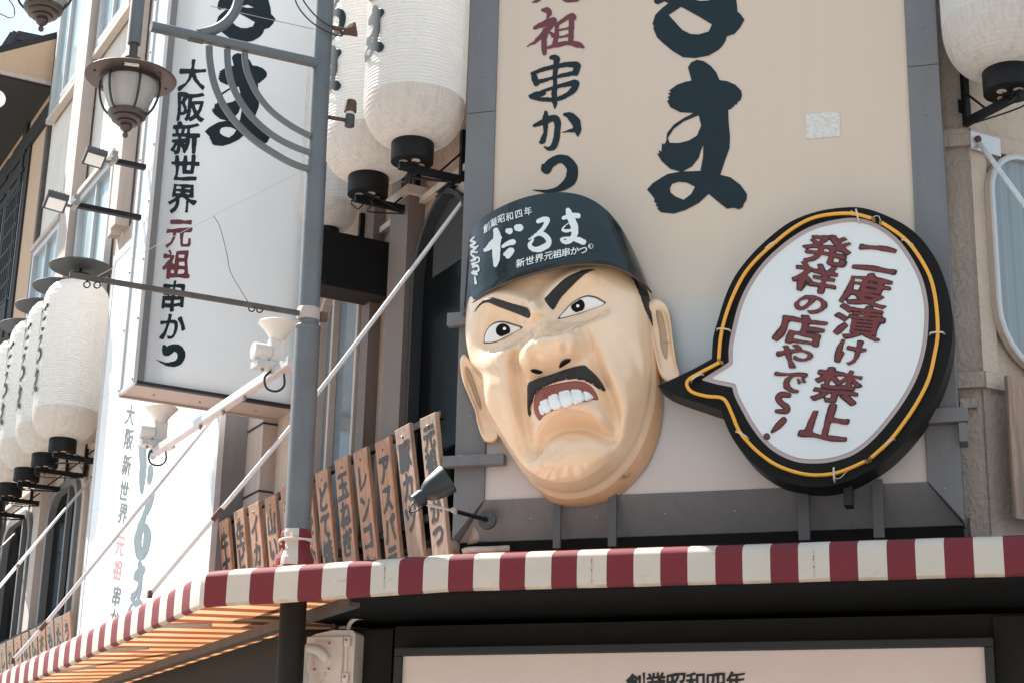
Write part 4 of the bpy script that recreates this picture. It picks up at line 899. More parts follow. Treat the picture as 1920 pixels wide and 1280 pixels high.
# ------------------------------------------------------------------ white sign flat on the left wall
ws = thing('wall_sign', 'bright sunlit white signboard flat on the left wall under the box sign', 'sign', lp(300, 1000, .3))
OW = .42
a = sz(lp(412, 800, OW)); b = sz(lp(186, 760, OW)); zt3 = sz(lp(208, 487, OW))[1]; sa, sb_ = a[0], b[0]; zb3 = 3.9
MB().box(LF(sa + .1, OW - .03, zb3), L * (sb_ - sa - .2), NL * .025, Z * (zt3 - zb3 - .1)).build('panel', M['sign_white'], ws)
e = MB(); e.box(LF(sa, .03, zb3), L * .1, NL * (OW - .028), Z * (zt3 - zb3)); e.box(LF(sb_ - .1, .03, zb3), L * .1, NL * (OW - .028), Z * (zt3 - zb3)); e.box(LF(sa + .101, .03, zt3 - .1), L * (sb_ - sa - .202), NL * (OW - .028), Z * .1)
e.build('frame', M['alu'], ws)
MB().box(LF(sa - .012, .03, zb3), L * .011, NL * (OW - .08), Z * (zt3 - zb3)).build('side_panel', M['frame_grey'], ws)
for zz in np.arange(zb3 + .3, zt3 - .2, 1.28): MB().box(LF(sa + .1, OW - .0048, zz), L * (sb_ - sa - .2), NL * .0012, Z * .006).build('panel_seam', M['sign_side'], ws)
on3 = lambda u, v: lp(u, v, OW - .002)
mb = MB(); letters(mb, [(c, x, y, 18, 42, 24, 9) for c, x, y in (('大',244,776),('阪',241,822),('新',237,871),('世',232,919),('界',230,961),('串',218,1116),('か',214,1158))], on3, .016); mb.build('lettering', M['ink_glare'], ws, fix=False)
for c, x, y in (('元',225,1021),('祖',220,1067)): letters(MB(), [(c, x, y, 18, 42, 24, 9)], on3, .016).build('lettering', M['red_glare'], ws, fix=False)
mA3 = [[(246 + (x - 1130) * .050 + (y - 360) * -.010, 1058 + (y - 360) * .112 - (x - 1130) * .028) for x, y in P] for P in MA]
mb = MB(); poly_letters(mb, mA3, on3)
mb.build('large_lettering', M['ink_glare_large'], ws, fix=False)
stroke_part([[(288,917,5),(282,935,11),(275,955,11),(268,968,6)], [(270,966,8),(265,982,12),(258,1012,14),(262,1042,13),(272,1030,13),(276,1000,14),(272,985,10),(264,995,6)]], 'large_lettering', M['ink_glare_large'], ws, on3, step=.8, rough=.3)
stroke_part([[(266,835,14),(268,870,13),(266,900,11),(265,922,5)], [(283,845,10),(286,854,12)], [(282,875,9),(281,890,11),(279,904,6)], [(292,830,10),(296,836,9)]], 'large_lettering', M['ink_glare_large'], ws, on3, step=.8, rough=.3)

# ------------------------------------------------------------------ black box sign seen end-on behind the post
sX = pS(722, 520, .10); q = oz(sp(700, 448, sX)); qb = oz(sp(700, 545, sX)); o_l = oz(sp(606, 430, sX))[0]
bx = thing('dark_box_sign', 'plain black box sign jutting from the left wall behind the lamp post', 'sign', LF(sX, .5, q[1]))
MB().box(LF(sX, .035, qb[1]), L * .34, NL * (o_l - .035), Z * (q[1] - qb[1])).build('case', M['soffit_black'], bx, bevel=.01)
MB().box(LF(sX + .03, .05, qb[1] - .02), L * .28, NL * (o_l - .09), Z * .018).build('underside', M['brown_black'], bx)

# ------------------------------------------------------------------ paper-style lanterns
def lantern(cx, label, group, rad, hgt, text_az, brk, flip=1):
    """cx: centre of the bottom ring (world)"""
    t = thing('lantern', label, 'lantern', cx, group); n = 40
    prof = []; rings = 46
    low = []
    for k in range(0, 43):
        a = k / 42 * math.pi / 2; r_ = rad * (.36 + .64 * math.sin(a) ** .85); z_ = .09 + rad * .86 * (1 - math.cos(a))
        low.append((r_ - (.004 if k % 3 == 0 else 0), z_))
    MB().lathe(low, cx, n).build('stained_foot', M['lantern_low'], t, smooth=24)
    z0 = low[-1][1]; z1 = hgt - rad * .75; nr = int((z1 - z0) / .0255); pt_ = (z1 - z0) / nr
    for k in range(nr):
        for q_, dr in ((.0, -.004), (.2, -.0006), (.5, .0012), (.8, -.0006)): prof.append((rad * (1 + .012 * math.sin(math.pi * (k + q_) / nr)) + dr, z0 + .0005 + pt_ * (k + q_)))
    for k in range(1, 13):
        a = k / 12 * math.pi / 2; prof.append((rad * (.34 + .66 * math.cos(a) ** .85) + (.006 if k % 2 else 0), z1 + rad * .72 * math.sin(a)))
    bm_ = MB(); bm_.lathe(prof, cx, n); bm_.build('body', M['lantern'], t, smooth=24)
    cap_ = MB(); cap_.lathe([(rad * .36, -.06), (rad * .415, -.055), (rad * .42, .085), (rad * .38, .11)], cx, 28); rg = cap_.build('foot_ring', M['iron_black'], t, smooth=40)
    for k in range(4):
        a = R(45 + 90 * k); MB().lathe([(.032, -.064), (.032, -.0615)], np.array(cx) + np.array([math.cos(a), math.sin(a), 0]) * rad * .18, 12).build('vent_hole', M['trim'], rg)
    MB().lathe([(rad * .36, hgt - .02), (rad * .36, hgt + .09), (rad * .3, hgt + .10)], cx, 28).build('head_ring', M['iron_black'], t, smooth=40)
    # vertical lettering wrapped on the drum, facing the street
    R0 = rad * 1.016 + .010; zt = hgt - rad * 1.05; hh = (z1 - z0) * .82
    def wrap(u, v): return np.array(cx) + np.array([math.cos(text_az + u / R0), math.sin(text_az + u / R0), 0]) * R0 + Z * (zt - v)
    mb = MB(); s1 = hh / 3.1
    base = [(MA, (1130, 360, 600, 925), 2)]
    sc_ = s1 * .95 / 925
    poly_sets = [(RU, 1), (MA, 2)]
    mA_ = [[((x - 1430) * sc_, 2.05 * s1 + (y - 360) * sc_) for x, y in P] for P in MA]
    mb2 = MB(); rings_ = mA_
    xs = np.linspace(-.3, .3, 44)
    def fpoly(X, Y): return poly_sdf(rings_, X, Y)
    field_part(mb2, fpoly, -.30 * rad / .36, .30 * rad / .36, 2.0 * s1, 3.1 * s1, .013, wrap)
    ru = [[(-.10, .03, .07), (.06, 0, .08), (.10, .04, .07), (-.02, .2, .06), (-.14, .34, .03)], [(-.08, .27, .04), (.05, .25, .08), (.14, .33, .09), (.12, .45, .09), (0, .5, .09), (-.10, .46, .07), (-.05, .37, .04)]]
    da = [[(-.08, .0, .08), (-.07, .2, .10), (-.10, .5, .07)], [(-.16, .14, .05), (-.05, .10, .08), (.04, .04, .05)], [(.05, .26, .05), (.16, .24, .08)], [(.04, .42, .05), (.12, .46, .08), (.17, .44, .04)], [(.13, .04, .085), (.135, .05, .085)], [(.20, -.02, .085), (.205, -.01, .085)]]
    k = s1 / .58
    for g_, off in ((da, 0), (ru, 1.02 * s1)):
        st = [[(x * k, y * k + off, w_ * k) for x, y, w_ in s_] for s_ in g_]
        field_part(mb2, lambda X, Y: stroke_sdf(st, X, Y, .01), -.3 * k, .3 * k, off - .1, off + s1, .013, wrap)
    mb2.build('lettering', M['ink'], t, fix=False)
    return t
def bracket(cx, o_c, s_, label, group, PF=LF, ND=NL, TD=L, drop=.36, wall=.05):
    z_ = float(cx[2]) - .075
    t = thing('lantern_bracket', label, 'bracket', PF(s_, wall, z_), group)
    MB().box(PF(s_ - .02, wall, z_ - .05), TD * .04, ND * (o_c + .10 - wall), Z * .05).build('arm', M['iron_black'], t)
    MB().box(PF(s_ - .02, wall, z_ + .001), TD * .04, ND * .04, Z * drop).build('upright', M['iron_black'], t)
    MB().box(PF(s_ - .05, wall, z_ + .04), TD * .10, ND * .012, Z * .09).build('fixing_plate', M['iron_black'], t)
    b = MB(); b.tube([PF(s_, wall + .02, z_ + drop * .55), PF(s_, o_c * .55, z_ - .01)], .008, 6); b.build('brace', M['iron_black'], t); MB().tube([np.array(cx) + Z * -.06, np.array(cx) + Z * -.085], .05, 8).build('seat_plate', M['iron_black'], t)
    cb_ = MB(); rs_ = np.random.RandomState(int(abs(cx[0]) * 100))
    for k in range(3):
        p = np.array(cx) + Z * -.08; cb_.tube(catmull([p, p + rs_.uniform(-.08, .08, 3) - Z * .06, p + rs_.uniform(-.1, .1, 3) - Z * .03, PF(s_, wall + .1, z_ - .06)], 5), .006, 5)
    cb_.build('cable', M['cable'], t)
azL = math.atan2(NL[1], NL[0]) + R(8)
near = [((773, 292), .47, 'large white lantern beside the beige signboard, nearest on the left wall'), ((690, 354), .47, 'white lantern second from the beige signboard, half behind its neighbour'), ((640, 440), .47, 'white lantern mostly hidden behind the lamp post')]
for (u, v), o_, lab in near:
    P = lp(u, v, o_)
    if u == 640: P = hit(612, 450, LF(2.0, 0, 0), L)
    lantern(P, lab, 'white lanterns along the shop walls', .365 if u != 640 else .235, 2.35 if u != 640 else 1.6, azL if u != 640 else azL + R(150), None)
    bracket(P, oz(P)[0], sz(P)[0], lab.replace('large white', 'black iron').replace('white', 'black iron').replace('lantern', 'bracket under the lantern', 1), 'iron brackets under the lanterns')
labs = ['sunlit white lantern nearest the flat white sign, largest of the far row', 'sunlit white lantern second from the flat white sign in the far row', 'sunlit white lantern third from the flat white sign in the far row', 'sunlit white lantern fourth from the flat white sign at the picture edge', 'sunlit white lantern last of the far row, cut by the picture edge']
for k, (u, v) in enumerate(((117, 838), (84, 866), (50, 893), (18, 921), (-13, 947))):
    P = lp(u, v, .55); lantern(P, labs[k], 'white lanterns along the shop walls', .375, 1.98, azL + R(-6), None)
    bracket(P, .55, sz(P)[0], labs[k].replace('sunlit white lantern', 'black iron bracket under the lantern'), 'iron brackets under the lanterns')
    h = thing('lantern_rain_hood', 'round grey rain hood over the ' + ('nearest', 'second', 'third', 'fourth', 'last')[k] + ' lantern of the far row', 'rain hood', P + Z * 2.15, 'round rain hoods over the far lanterns')
    MB().lathe([(.36, 0), (.372, .012), (.368, .022), (.20, .055), (.03, .075)], P + Z * 2.15, 40).build('disc', M['hat_grey'], h, smooth=40)
    MB().tube([P + Z * 2.15, P + Z * 2.0], .02, 8).build('stem', M['iron_black'], h)
    MB().box(P + Z * 2.22 - L * .02, L * .04, -NL * .52, Z * .035).build('arm', M['iron_black'], h)
P = rp(1893, 160, .47); sR = float((P - C1).dot(RD))
lantern(P, 'large white lantern right of the beige signboard at the top edge', 'white lanterns along the shop walls', .40, 2.35, math.atan2(NR[1], NR[0]), None)
bracket(P, .47, sR, 'black iron bracket under the lantern right of the beige signboard', 'iron brackets under the lanterns', RF, NR, RD, .34, .05)

# ------------------------------------------------------------------ lamp post and everything it carries
PB = yp(557, 1003, 1.1); PTP = yp(609, 0, 1.1); pax = (PTP - PB) / (PTP[2] - PB[2])
def pz(z_): return PB + pax * (z_ - PB[2])
def pl(u, v): return hit(u, v, PB, L)            # plane of the post's cross arms
zc_ = yp(580, 590, 1.1)[2]; zj1 = yp(592, 305, 1.1)[2]
lpst = thing('lamp_post', 'grey painted steel lamp post with curved arms in front of the corner', 'lamp post', pz(0))
MB().tube([pz(0), pz(3.42)], .0815, 28).build('shaded_foot', M['brown_black'], lpst, smooth=50)  # near-black colour stands for the deep shade below the awning
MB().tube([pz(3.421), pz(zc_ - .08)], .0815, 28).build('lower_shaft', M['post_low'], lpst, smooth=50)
MB().tube([pz(zc_ - .079), pz(zj1)], .069, 28).build('middle_shaft', M['post'], lpst, smooth=50)
MB().tube([pz(zj1 + .001), pz(9.4)], .063, 28).build('upper_shaft', M['post'], lpst, smooth=50)
MB().lathe([(.0705, 0), (.074, .004), (.074, .075), (.0705, .08)], pz(zc_ - .04), 28).build('clamp_band', M['pilaster'], lpst, smooth=40)
MB().cbox(pz(zc_) - NL * .10, NL * .05, L * .05, Z * .06).build('clamp_lug', M['rust'], lpst, bevel=.004)
MB().lathe([(.0815, -.02), (.084, -.012), (.084, .0), (.0705, .012)], pz(zc_ - .085), 28).build('joint_ring', M['post_low'], lpst, smooth=40)
axL = pl(262, 60); oA = float((axL - PB).dot(NL))
arm0, arm1 = pl(600, 120), pl(283, 50)
MB().tube([arm0, arm1], .036, 18).build('cross_arm', M['post'], lpst, smooth=50)
aa = arm0 + (arm1 - arm0) * .74; MB().cbox(aa - Z * .026, (arm1 - arm0) * .09, L * .05, Z * .02).build('name_plate', M['rust_bar'], lpst, bevel=.003)
def pipe(P, r_): MB().tube(catmull([pl(u, v) for u, v in P], 7), r_, 16).build('curved_pipe', M['post'], lpst, smooth=50)
pipe([(392,88),(393,112),(400,152),(415,190),(438,225),(475,262),(520,292),(553,309),(582,318)], .0235)
pipe([(426,94),(427,120),(434,156),(450,190),(474,222),(508,252),(545,273),(582,287)], .0225)
pipe([(459,100),(461,125),(470,152),(486,182),(510,210),(545,236),(582,256)], .0215)
pipe([(452,-60),(451,-30),(447,2),(438,26),(420,46),(398,58),(372,64)], .033)
ztp = float(pl(262, 45)[2]); xl = PB + NL * oA
xl = xl + (pz(ztp) - PB) * np.array([1, 1, 0])
MB().tube([xl + Z * (ztp + 1.5 - xl[2]), xl + Z * (ztp - .14 - xl[2])], .042, 18).build('drop_rod', M['post'], lpst, smooth=50)
MB().tube([pz(ztp + 1.4), xl + Z * (ztp + 1.4 - xl[2])], .033, 14).build('cross_arm', M['post'], lpst, smooth=50)
q2_ = pl(88, 30); o2_ = float((q2_ - PB).dot(NL)); xl2 = xl + NL * (o2_ - oA); zf2 = float(pl(82, 58)[2]); zf1 = float(pl(243, 258)[2])
MB().tube([xl + Z * (ztp + 1.25 - xl[2]), xl2 + Z * (ztp + 1.25 - xl[2])], .033, 14).build('cross_arm', M['post'], lpst, smooth=50)
def lamp(P, zf, label, rod_to=None):
    base = np.array([P[0], P[1], zf]); t = thing('hanging_lamp', label, 'lamp', base, 'round hanging lamps on the post')
    MB().lathe([(.006, 0.0000), (.016, 0.0078), (.018, 0.0234), (.010, 0.0390), (.020, 0.0452), (.034, 0.0585), (.040, 0.0741), (.036, 0.0858), (.062, 0.0897), (.066, 0.0998), (.058, 0.1053), (.092, 0.1131), (.098, 0.1264), (.090, 0.1326), (.116, 0.1443), (.122, 0.1677), (.112, 0.1755)], base, 40).build('base', M['lamp_brown'], t, smooth=35)
    MB().lathe([(.108, 0.1732), (.118, 0.2028), (.142, 0.2574), (.160, 0.3120), (.170, 0.3588), (.172, 0.3900), (.168, 0.3939)], base, 40).build('glass', M['lamp_glass'], t, smooth=50)
    MB().lathe([(.166, 0.3861), (.184, 0.3877), (.184, 0.4017), (.270, 0.3994), (.284, 0.4025), (.288, 0.4103), (.280, 0.4181), (.20, 0.4485), (.10, 0.4719), (.06, 0.4797), (.055, 0.5460), (.045, 0.5499)], base, 56).build('hat', M['lamp_brown'], t, smooth=35)
    MB().lathe([(.178, 0.3783), (.186, 0.3799), (.186, 0.3900), (.178, 0.3916)], base, 40).build('ring', M['lamp_dark'], t, smooth=40)
    for k in range(6):
        a = R(60 * k + 18); d = np.array([math.cos(a), math.sin(a), 0])
        MB().tube(catmull([base + d * .186 + Z * 0.3900, base + d * .190 + Z * 0.3354, base + d * .178 + Z * 0.2652, base + d * .155 + Z * 0.2028, base + d * .128 + Z * 0.1677, base + d * .118 + Z * 0.1599], 4), .0075, 8).build('cage_bar', M['lamp_dark'], t, smooth=True)
    for k in range(6):
        a = R(60 * k + 48); d = np.array([math.cos(a), math.sin(a), 0]); MB().lathe([(.008, -.006), (.008, .004)], base + d * .235 + Z * 0.3994, 8).build('screw', M['lamp_dark'], t)
    MB().tube([base + Z * 0.5382, base + Z * (rod_to - zf)], .028, 14).build('stem', M['lamp_brown'], t, smooth=50)
    d = np.array([math.cos(R(-60)), math.sin(R(-60)), 0]); MB().cbox(base + d * .225 + Z * 0.3982, np.array([-d[1], d[0], 0]) * .09, d * .04, Z * .003).build('label_plate', M['sticker'], t)
lamp(xl, zf1, 'brown round lamp with a wide hat hanging in front of the box sign', ztp - .13)
lamp(xl2, zf2, 'brown round lamp cut by the top edge against the sky', ztp + 1.26)
# awning collar round the post
sv = thing('post_sleeve', 'red and white cloth sleeve tied round the lamp post above the awning', 'cloth sleeve', pz(PB[2] - .1))
rows = []
for k in range(11):
    t_ = k / 10; z_ = PB[2] - .20 + .23 * t_; r_ = .122 - .038 * t_ ** .6 + .010 * math.sin(t_ * 9)
    rows.append([pz(z_) + np.array([math.cos(a), math.sin(a), 0]) * (r_ + .006 * math.sin(a * 7 + t_ * 3) * (1 - t_ * .5)) for a in np.linspace(0, 2 * math.pi, 36, endpoint=False)])
m_ = MB()
for i in range(10):
    for j in range(36):
        m_.add([rows[i][j], rows[i][(j + 1) % 36], rows[i + 1][(j + 1) % 36], rows[i + 1][j]], [(0, 1, 2, 3)], 0 if (j // 6) % 2 else 1)
m_.build('cloth', [M['awn_red'], M['awn_white']], sv)
MB().tube([pz(PB[2] - .03) + np.array([math.cos(a) * .105, math.sin(a) * .105, .012 * math.sin(a)]) for a in np.linspace(0, 6.3, 30)], .008, 6).tube([pz(PB[2] - .045) + np.array([math.cos(a) * .106, math.sin(a) * .106, -.01 * math.sin(a)]) for a in np.linspace(0, 6.3, 30)], .007, 6).build('tie_cord', M['awn_white'], sv, smooth=True)
# rusty bar with rings
rb_ = thing('banner_bar', 'rusty brown bar with small rings reaching out from the lamp post', 'bar', pl(350, 552))
b0, b1 = pl(566, 589), pl(130, 516)
dv = (b1 - b0) / np.linalg.norm(b1 - b0); MB().box(b0 - L * .012 - Z * .015, b1 - b0, L * .024, Z * .034).build('bar', M['rust_bar'], rb_, bevel=.004)
for u, v in ((163, 536), (182, 537), (472, 581), (487, 583)):
    c = pl(u, v - 2); MB().tube([c + (dv * math.cos(a) * .9 + L * .45 * math.cos(a) + Z * math.sin(a)) * .019 for a in np.linspace(0, 6.283, 17)], .0045, 6).tube([c + Z * .02, c + Z * .038], .007, 6).build('ring', M['iron_black'], rb_, smooth=True)
# rusty fittings on the far side of the post
fx = thing('rusty_spotlight', 'small rusty spotlight on the right side of the lamp post near the top', 'spotlight', pl(648, 58))
c = pl(652, 58); MB().lathe([(.012, -.06), (.022, -.055), (.034, .0), (.052, .05), (.050, .06)], c, 8, -NL * .8 + Z * .15 - L * .5).build('housing', M['rust'], fx, smooth=30)
MB().tube([pz(c[2]), pl(632, 54), c + NL * .03], .016, 10).build('stub', M['rust'], fx, smooth=True)
fy = thing('rusty_beacon', 'rusty brown cylinder lamp on a short stub beside the lamp post', 'beacon', pl(654, 215))
c = pl(655, 237); ax_ = pax
MB().lathe([(.026, -.005), (.034, .0), (.034, .075), (.028, .08)], c, 20).build('socket', M['hat_grey'], fy, smooth=40)
MB().lathe([(.03, .082), (.03, .10)], c, 20).build('collar', M['sticker'], fy, smooth=40)
MB().lathe([(.038, .101), (.042, .105), (.041, .175), (.036, .185)], c, 20).build('cover', M['rust'], fy, smooth=40)
MB().tube([pz(pl(620, 220)[2]), c + Z * .04], .014, 10).build('stub', M['rust'], fy, smooth=True)
cbz = MB()
for P in ([(555,-20),(566,20),(590,50),(622,70),(648,78),(652,68)], [(562,-20),(580,16),(605,45),(632,62)]):
    cbz.tube([p - np.array([.0, .08, 0]) for p in catmull([pl(u, v) for u, v in P], 6)], .0055, 6)
tag(cbz.build('power_cable', M['cable'], smooth=True), 'two thin black cables looping across the top of the lamp post', 'cable')
# loudspeaker beam
sB = [float((hit(u, v, PB, NL) - PB).dot(L)) for u, v in ((552, 668), (292, 850))]; zS = 4.93
hb = lambda u, v: hit(u, v, PB, NL)
bm_ = thing('loudspeaker_beam', 'pale square metal beam running back from the lamp post between two loudspeakers', 'beam', PB + L * 1.5)
p0, p1 = hb(548, 672), hb(290, 850); zS = float((p0[2] + p1[2]) / 2); p0[2] = p1[2] = zS
MB().box(p0 - NL * .03 - Z * .03, p1 - p0, NL * .06, Z * .06).build('beam', M['alu'], bm_, bevel=.005)
for t_ in (.30, .45, .62): MB().lathe([(.014, 0), (.014, .02), (.006, .025), (.006, .035)], p0 + (p1 - p0) * t_ - Z * .03, 8, (0, 0, -1)).build('bolt', M['steel'], bm_)
def speaker(c, label, yaw, ry):
    t = thing('horn_loudspeaker', label, 'loudspeaker', c, 'white horn loudspeakers'); fx_ = np.array([math.cos(yaw), math.sin(yaw), 0]); sx_ = np.array([-fx_[1], fx_[0], 0])
    MB().box(c - fx_ * .13 - sx_ * .06 + Z * .0, fx_ * .27, sx_ * .13, Z * .045).build('tray', M['alu'], t, bevel=.005)
    MB().box(c - fx_ * .035 - sx_ * .04 + Z * .046, fx_ * .11, sx_ * .08, Z * .17).build('neck', M['white_plastic'], t, bevel=.012)
    MB().lathe([(.05, 0), (.058, .03), (.085, .07), (.125, .115), (.135, .122), (.130, .128), (.08, .09), (.04, .03)], c + fx_ * .02 + Z * .20, 32).build('horn', M['white_plastic'], t, smooth=40)
    d = MB(); d.lathe([(.03, 0), (.056, .006), (.06, .03), (.06, .12), (.05, .13)], c - fx_ * .15 + Z * .11, 24, fx_); d.build('driver', M['white_plastic'], t, smooth=40)
    MB().box(c - fx_ * .11 - sx_ * .045 + Z * .046, fx_ * .06, sx_ * .09, Z * .05).build('foot', M['white_plastic'], t, bevel=.008)
    MB().tube(catmull([c + fx_ * .0 + Z * .0, c - fx_ * .05 - Z * .06, c - fx_ * .03 - Z * .13, c + fx_ * .04 - Z * .14, c + fx_ * .09 - Z * .09, c + fx_ * .08 + Z * .0], 6), .008, 8).build('cable', M['cable'], t, smooth=True)
    for k in (-.07, 0, .08): MB().lathe([(.012, 0), (.012, .012), (.005, .02)], c + fx_ * k, 8, (0, 0, -1)).build('bolt', M['steel'], t)
yw = math.atan2(-NL[1], -NL[0])
c1 = hb(516, 694); c1[2] = float(c1[2]); speaker(c1 + NL * .02, 'white horn loudspeaker beside the lamp post', yw, 0)
c2 = hb(292, 838); speaker(c2, 'sunlit white horn loudspeaker at the far end of the beam over the wall sign', yw, 0)

# ------------------------------------------------------------------ tie rods of the awning
def rod(P, label, r_=.016, ends=True):
    c = catmull(P, 6); t = thing('tie_rod', label, 'tie rod', c[len(c) // 2], 'pale tie rods holding the awning')
    MB().tube(c, r_, 10).build('rod', M['rod'], t, smooth=60)
    d = np.array(c[0]) - np.array(c[-1]); d /= np.linalg.norm(d)
    if ends:
        for e_ in (c[0], c[-1]): MB().cbox(e_, NL * .03, L * .04, Z * .05).build('end_plate', M['rust'], t, bevel=.004)
    j = np.array(c[int(len(c) * .72)]); MB().tube([j - d * .05, j + d * .05], r_ * 1.25, 10).build('turnbuckle', M['rust'] if ends else M['rod'], t, smooth=60)
    return t
e1 = LF(sK + .42, oF - .06, ZF + .03); e1 = hit(281, 1113, LF(0, oF - .05, 0), NL)
top1 = yp(880, 362, .02)
P_ = lambda t_, sag: top1 * (1 - t_) + e1 * t_ - Z * sag
rod([top1, P_(.3, .055), P_(.55, .075), P_(.8, .035), e1], 'long pale tie rod from the big signboard down behind the lamp post')
e2 = hit(24, 1238, LF(0, oF - .05, 0), NL); t2 = lp(560, 600, .05); tt = lp(402, 780, .45)
dirn = hit(402, 780, LF(0, .9, 0), NL); rod([lp(470, 690, .05), hit(402, 780, LF(0, .45, 0), NL), hit(110, 1138, LF(0, 1.55, 0), NL), e2], 'pale tie rod crossing in front of the flat white sign')
rod([lp(172, 896, .05), hit(80, 1003, LF(0, .9, 0), NL), hit(-10, 1110, LF(0, 1.7, 0), NL)], 'pale tie rod left of the flat white sign over dark windows')
rod([lp(30, 998, .05), hit(0, 1027, LF(0, .5, 0), NL), hit(-40, 1065, LF(0, 1.3, 0), NL)], 'short pale tie rod at the left picture edge')
rt = thing('tie_rod', 'pale tie rod on the right wall crossing the rounded window', 'tie rod', rp(1840, 280, .06), 'pale tie rods holding the awning')
MB().tube([rp(1836, 268, .06), hit(1920, 383, RF(0, .75, 0), NR), hit(1990, 480, RF(0, 1.4, 0), NR)], .017, 10).build('rod', M['rod'], rt, smooth=60)
MB().box(rp(1818, 264, .052) - Z * .06, RD * .26, NR * .012, Z * .13).build('end_plate', M['alu'], rt, bevel=.004)
MB().lathe([(.022, 0), (.022, .02), (.01, .03)], rp(1832, 262, .066), 8, NR).build('bolt', M['rust'], rt)

# ------------------------------------------------------------------ menu planks
names = {0: '元祖串かつ', 1: '豚カツ', 2: 'アスパラ', 3: 'レンコン', 4: '玉ねぎ', 5: 'どて焼き', 6: 'ニ宴会', 7: 'えび', 8: '山いも', 9: 'イカ', 10: '生ビール', 11: '牛すじ'}
topx = [812, 766, 727, 686, 648, 612, 580, 545, 514, 484, 455, 427]; topy = [768, 790, 815, 838, 860, 884, 905, 925, 932, 950, 965, 980]
ZPL = float(lp(727, 815, .36)[2]); PH = 1.04
rail = thing('plank_rail', 'dark rail on the left wall that the near menu planks hang from', 'rail', LF(2.4, .12, 4.7))
for zz in (4.66, 4.02): MB().box(LF(-.1, .20 if zz < 4.5 else .27, zz), L * 5.45, NL * .04, Z * .05).build('bar', M['iron_black'], rail)
for s_ in (.05, 1.4, 2.75, 4.1, 5.2): MB().box(LF(s_, .032, 4.0), L * .05, NL * .165, Z * .05).build('upright', M['iron_black'], rail)
rail2 = thing('plank_rail', 'dark rail on the left wall that the far menu planks hang from', 'rail', LF(12, .12, 4.7))
for zz in (4.66, 4.02): MB().box(LF(9.7, .20 if zz < 4.5 else .25, zz - .12), L * 5.4, NL * .04, Z * .05).build('bar', M['iron_black'], rail2)
LEAN = R(9.0)
def plank(PFn, TD, ND, s_, wd, hgt, zt, tilt, label, text, o_, m, group='wooden menu planks', bold=.04, lean=LEAN):
    rs_ = random.Random(int(s_ * 997)); base = PFn(s_, o_, zt - hgt / 2); t = thing('menu_plank', label, 'menu plank', base, group)
    ND0 = ND; ND = ND * math.cos(lean) - Z * math.sin(lean); up = Z * math.cos(lean) + ND0 * math.sin(lean)
    up, sd = up * math.cos(tilt) + TD * math.sin(tilt), TD * math.cos(tilt) - up * math.sin(tilt)
    b = MB().cbox(base, sd * wd, ND * .032, up * hgt); b.build('board', m, t, bevel=.006)
    f = base + ND * .018
    for q in (.43, -.45): MB().lathe([(.012, -.004), (.011, .006), (.005, .011)], f + up * hgt * q, 8, ND).build('nail', M['steel'], t)
    rd = -sd if np.dot(np.cross(-sd, up), ND) > 0 else sd        # reading direction seen from the street
    n = len(text); ch = hgt * .80 / max(n, 4); mb = MB()
    for k, c in enumerate(text):
        V, Fs = glyph(c, bold, 40, 0, 1.0); cc = f + up * (hgt * .30 - ch * k * 1.02) if n < 5 else f + up * (hgt * .36 - ch * k * .98)
        w_ = min(wd * .80, ch * 1.05)
        mb.add([cc + rd * a * w_ - up * b_ * ch * 1.06 for a, b_ in V], Fs)
    mb.build('lettering', M['ink_black'], t, fix=False); return t
for k in range(12):
    s_ = sz(lp(topx[k] + 6, topy[k], .30))[0]
    plank(LF, L, NL, s_, .24, PH, ZPL + (.0, .012, -.01)[k % 3], R((-1.2, .6, -.5, 1.0)[k % 4]), ('%s wooden menu plank left of the big beige signboard' % ('nearest', 'second', 'third', 'fourth', 'fifth', 'sixth')[k] if k < 6 else 'wooden menu plank %s left of the lamp post foot' % ('', '', 'first', 'second', 'third', 'fourth')[k - 6]) if k not in (6, 7) else ('wooden plank just right of the lamp post, partly hidden' if k == 6 else 'wooden plank hidden behind the lamp post foot'), names[k], .275, M['wood'] if k not in (0, 1) else M['wood_grey'])
ftxt = ['うずら', 'たこ', 'もち', 'ホタテ', 'しいたけ', 'なすび', 'つくね', 'れんこん', 'ししとう', 'かぼちゃ', 'とり']
ordn = ['first', 'second', 'third', 'fourth', 'fifth', 'sixth', 'seventh', 'eighth', 'ninth', 'tenth', 'last']
for k, (u, v) in enumerate(zip((137, 121, 105, 89, 73, 58, 43, 28, 14, 1, -12), (1136, 1146, 1157, 1166, 1176, 1186, 1196, 1206, 1215, 1224, 1233))):
    s_ = sz(lp(u, v, .30))[0]; plank(LF, L, NL, s_, .32, PH, float(lp(105, 1157, .36)[2]), R((1, -.8, .4)[k % 3]), 'small far wooden plank, %s left of the flat white sign' % ordn[k], ftxt[k], .275, M['wood_grey'] if k % 3 else M['wood'])
pT = rp(1908, 712, .12); pBt = rp(1898, 975, .12); sP = float((pT - C1).dot(RD))
plank(RF, RD, NR, sP + .12, .52, float(pT[2] - pBt[2]) * 1.0, float(pT[2]), 0, 'large weathered wooden plank on the right wall under the rounded window', '元祖串かつ', .16, M['wood_grey'], bold=.04, lean=0)

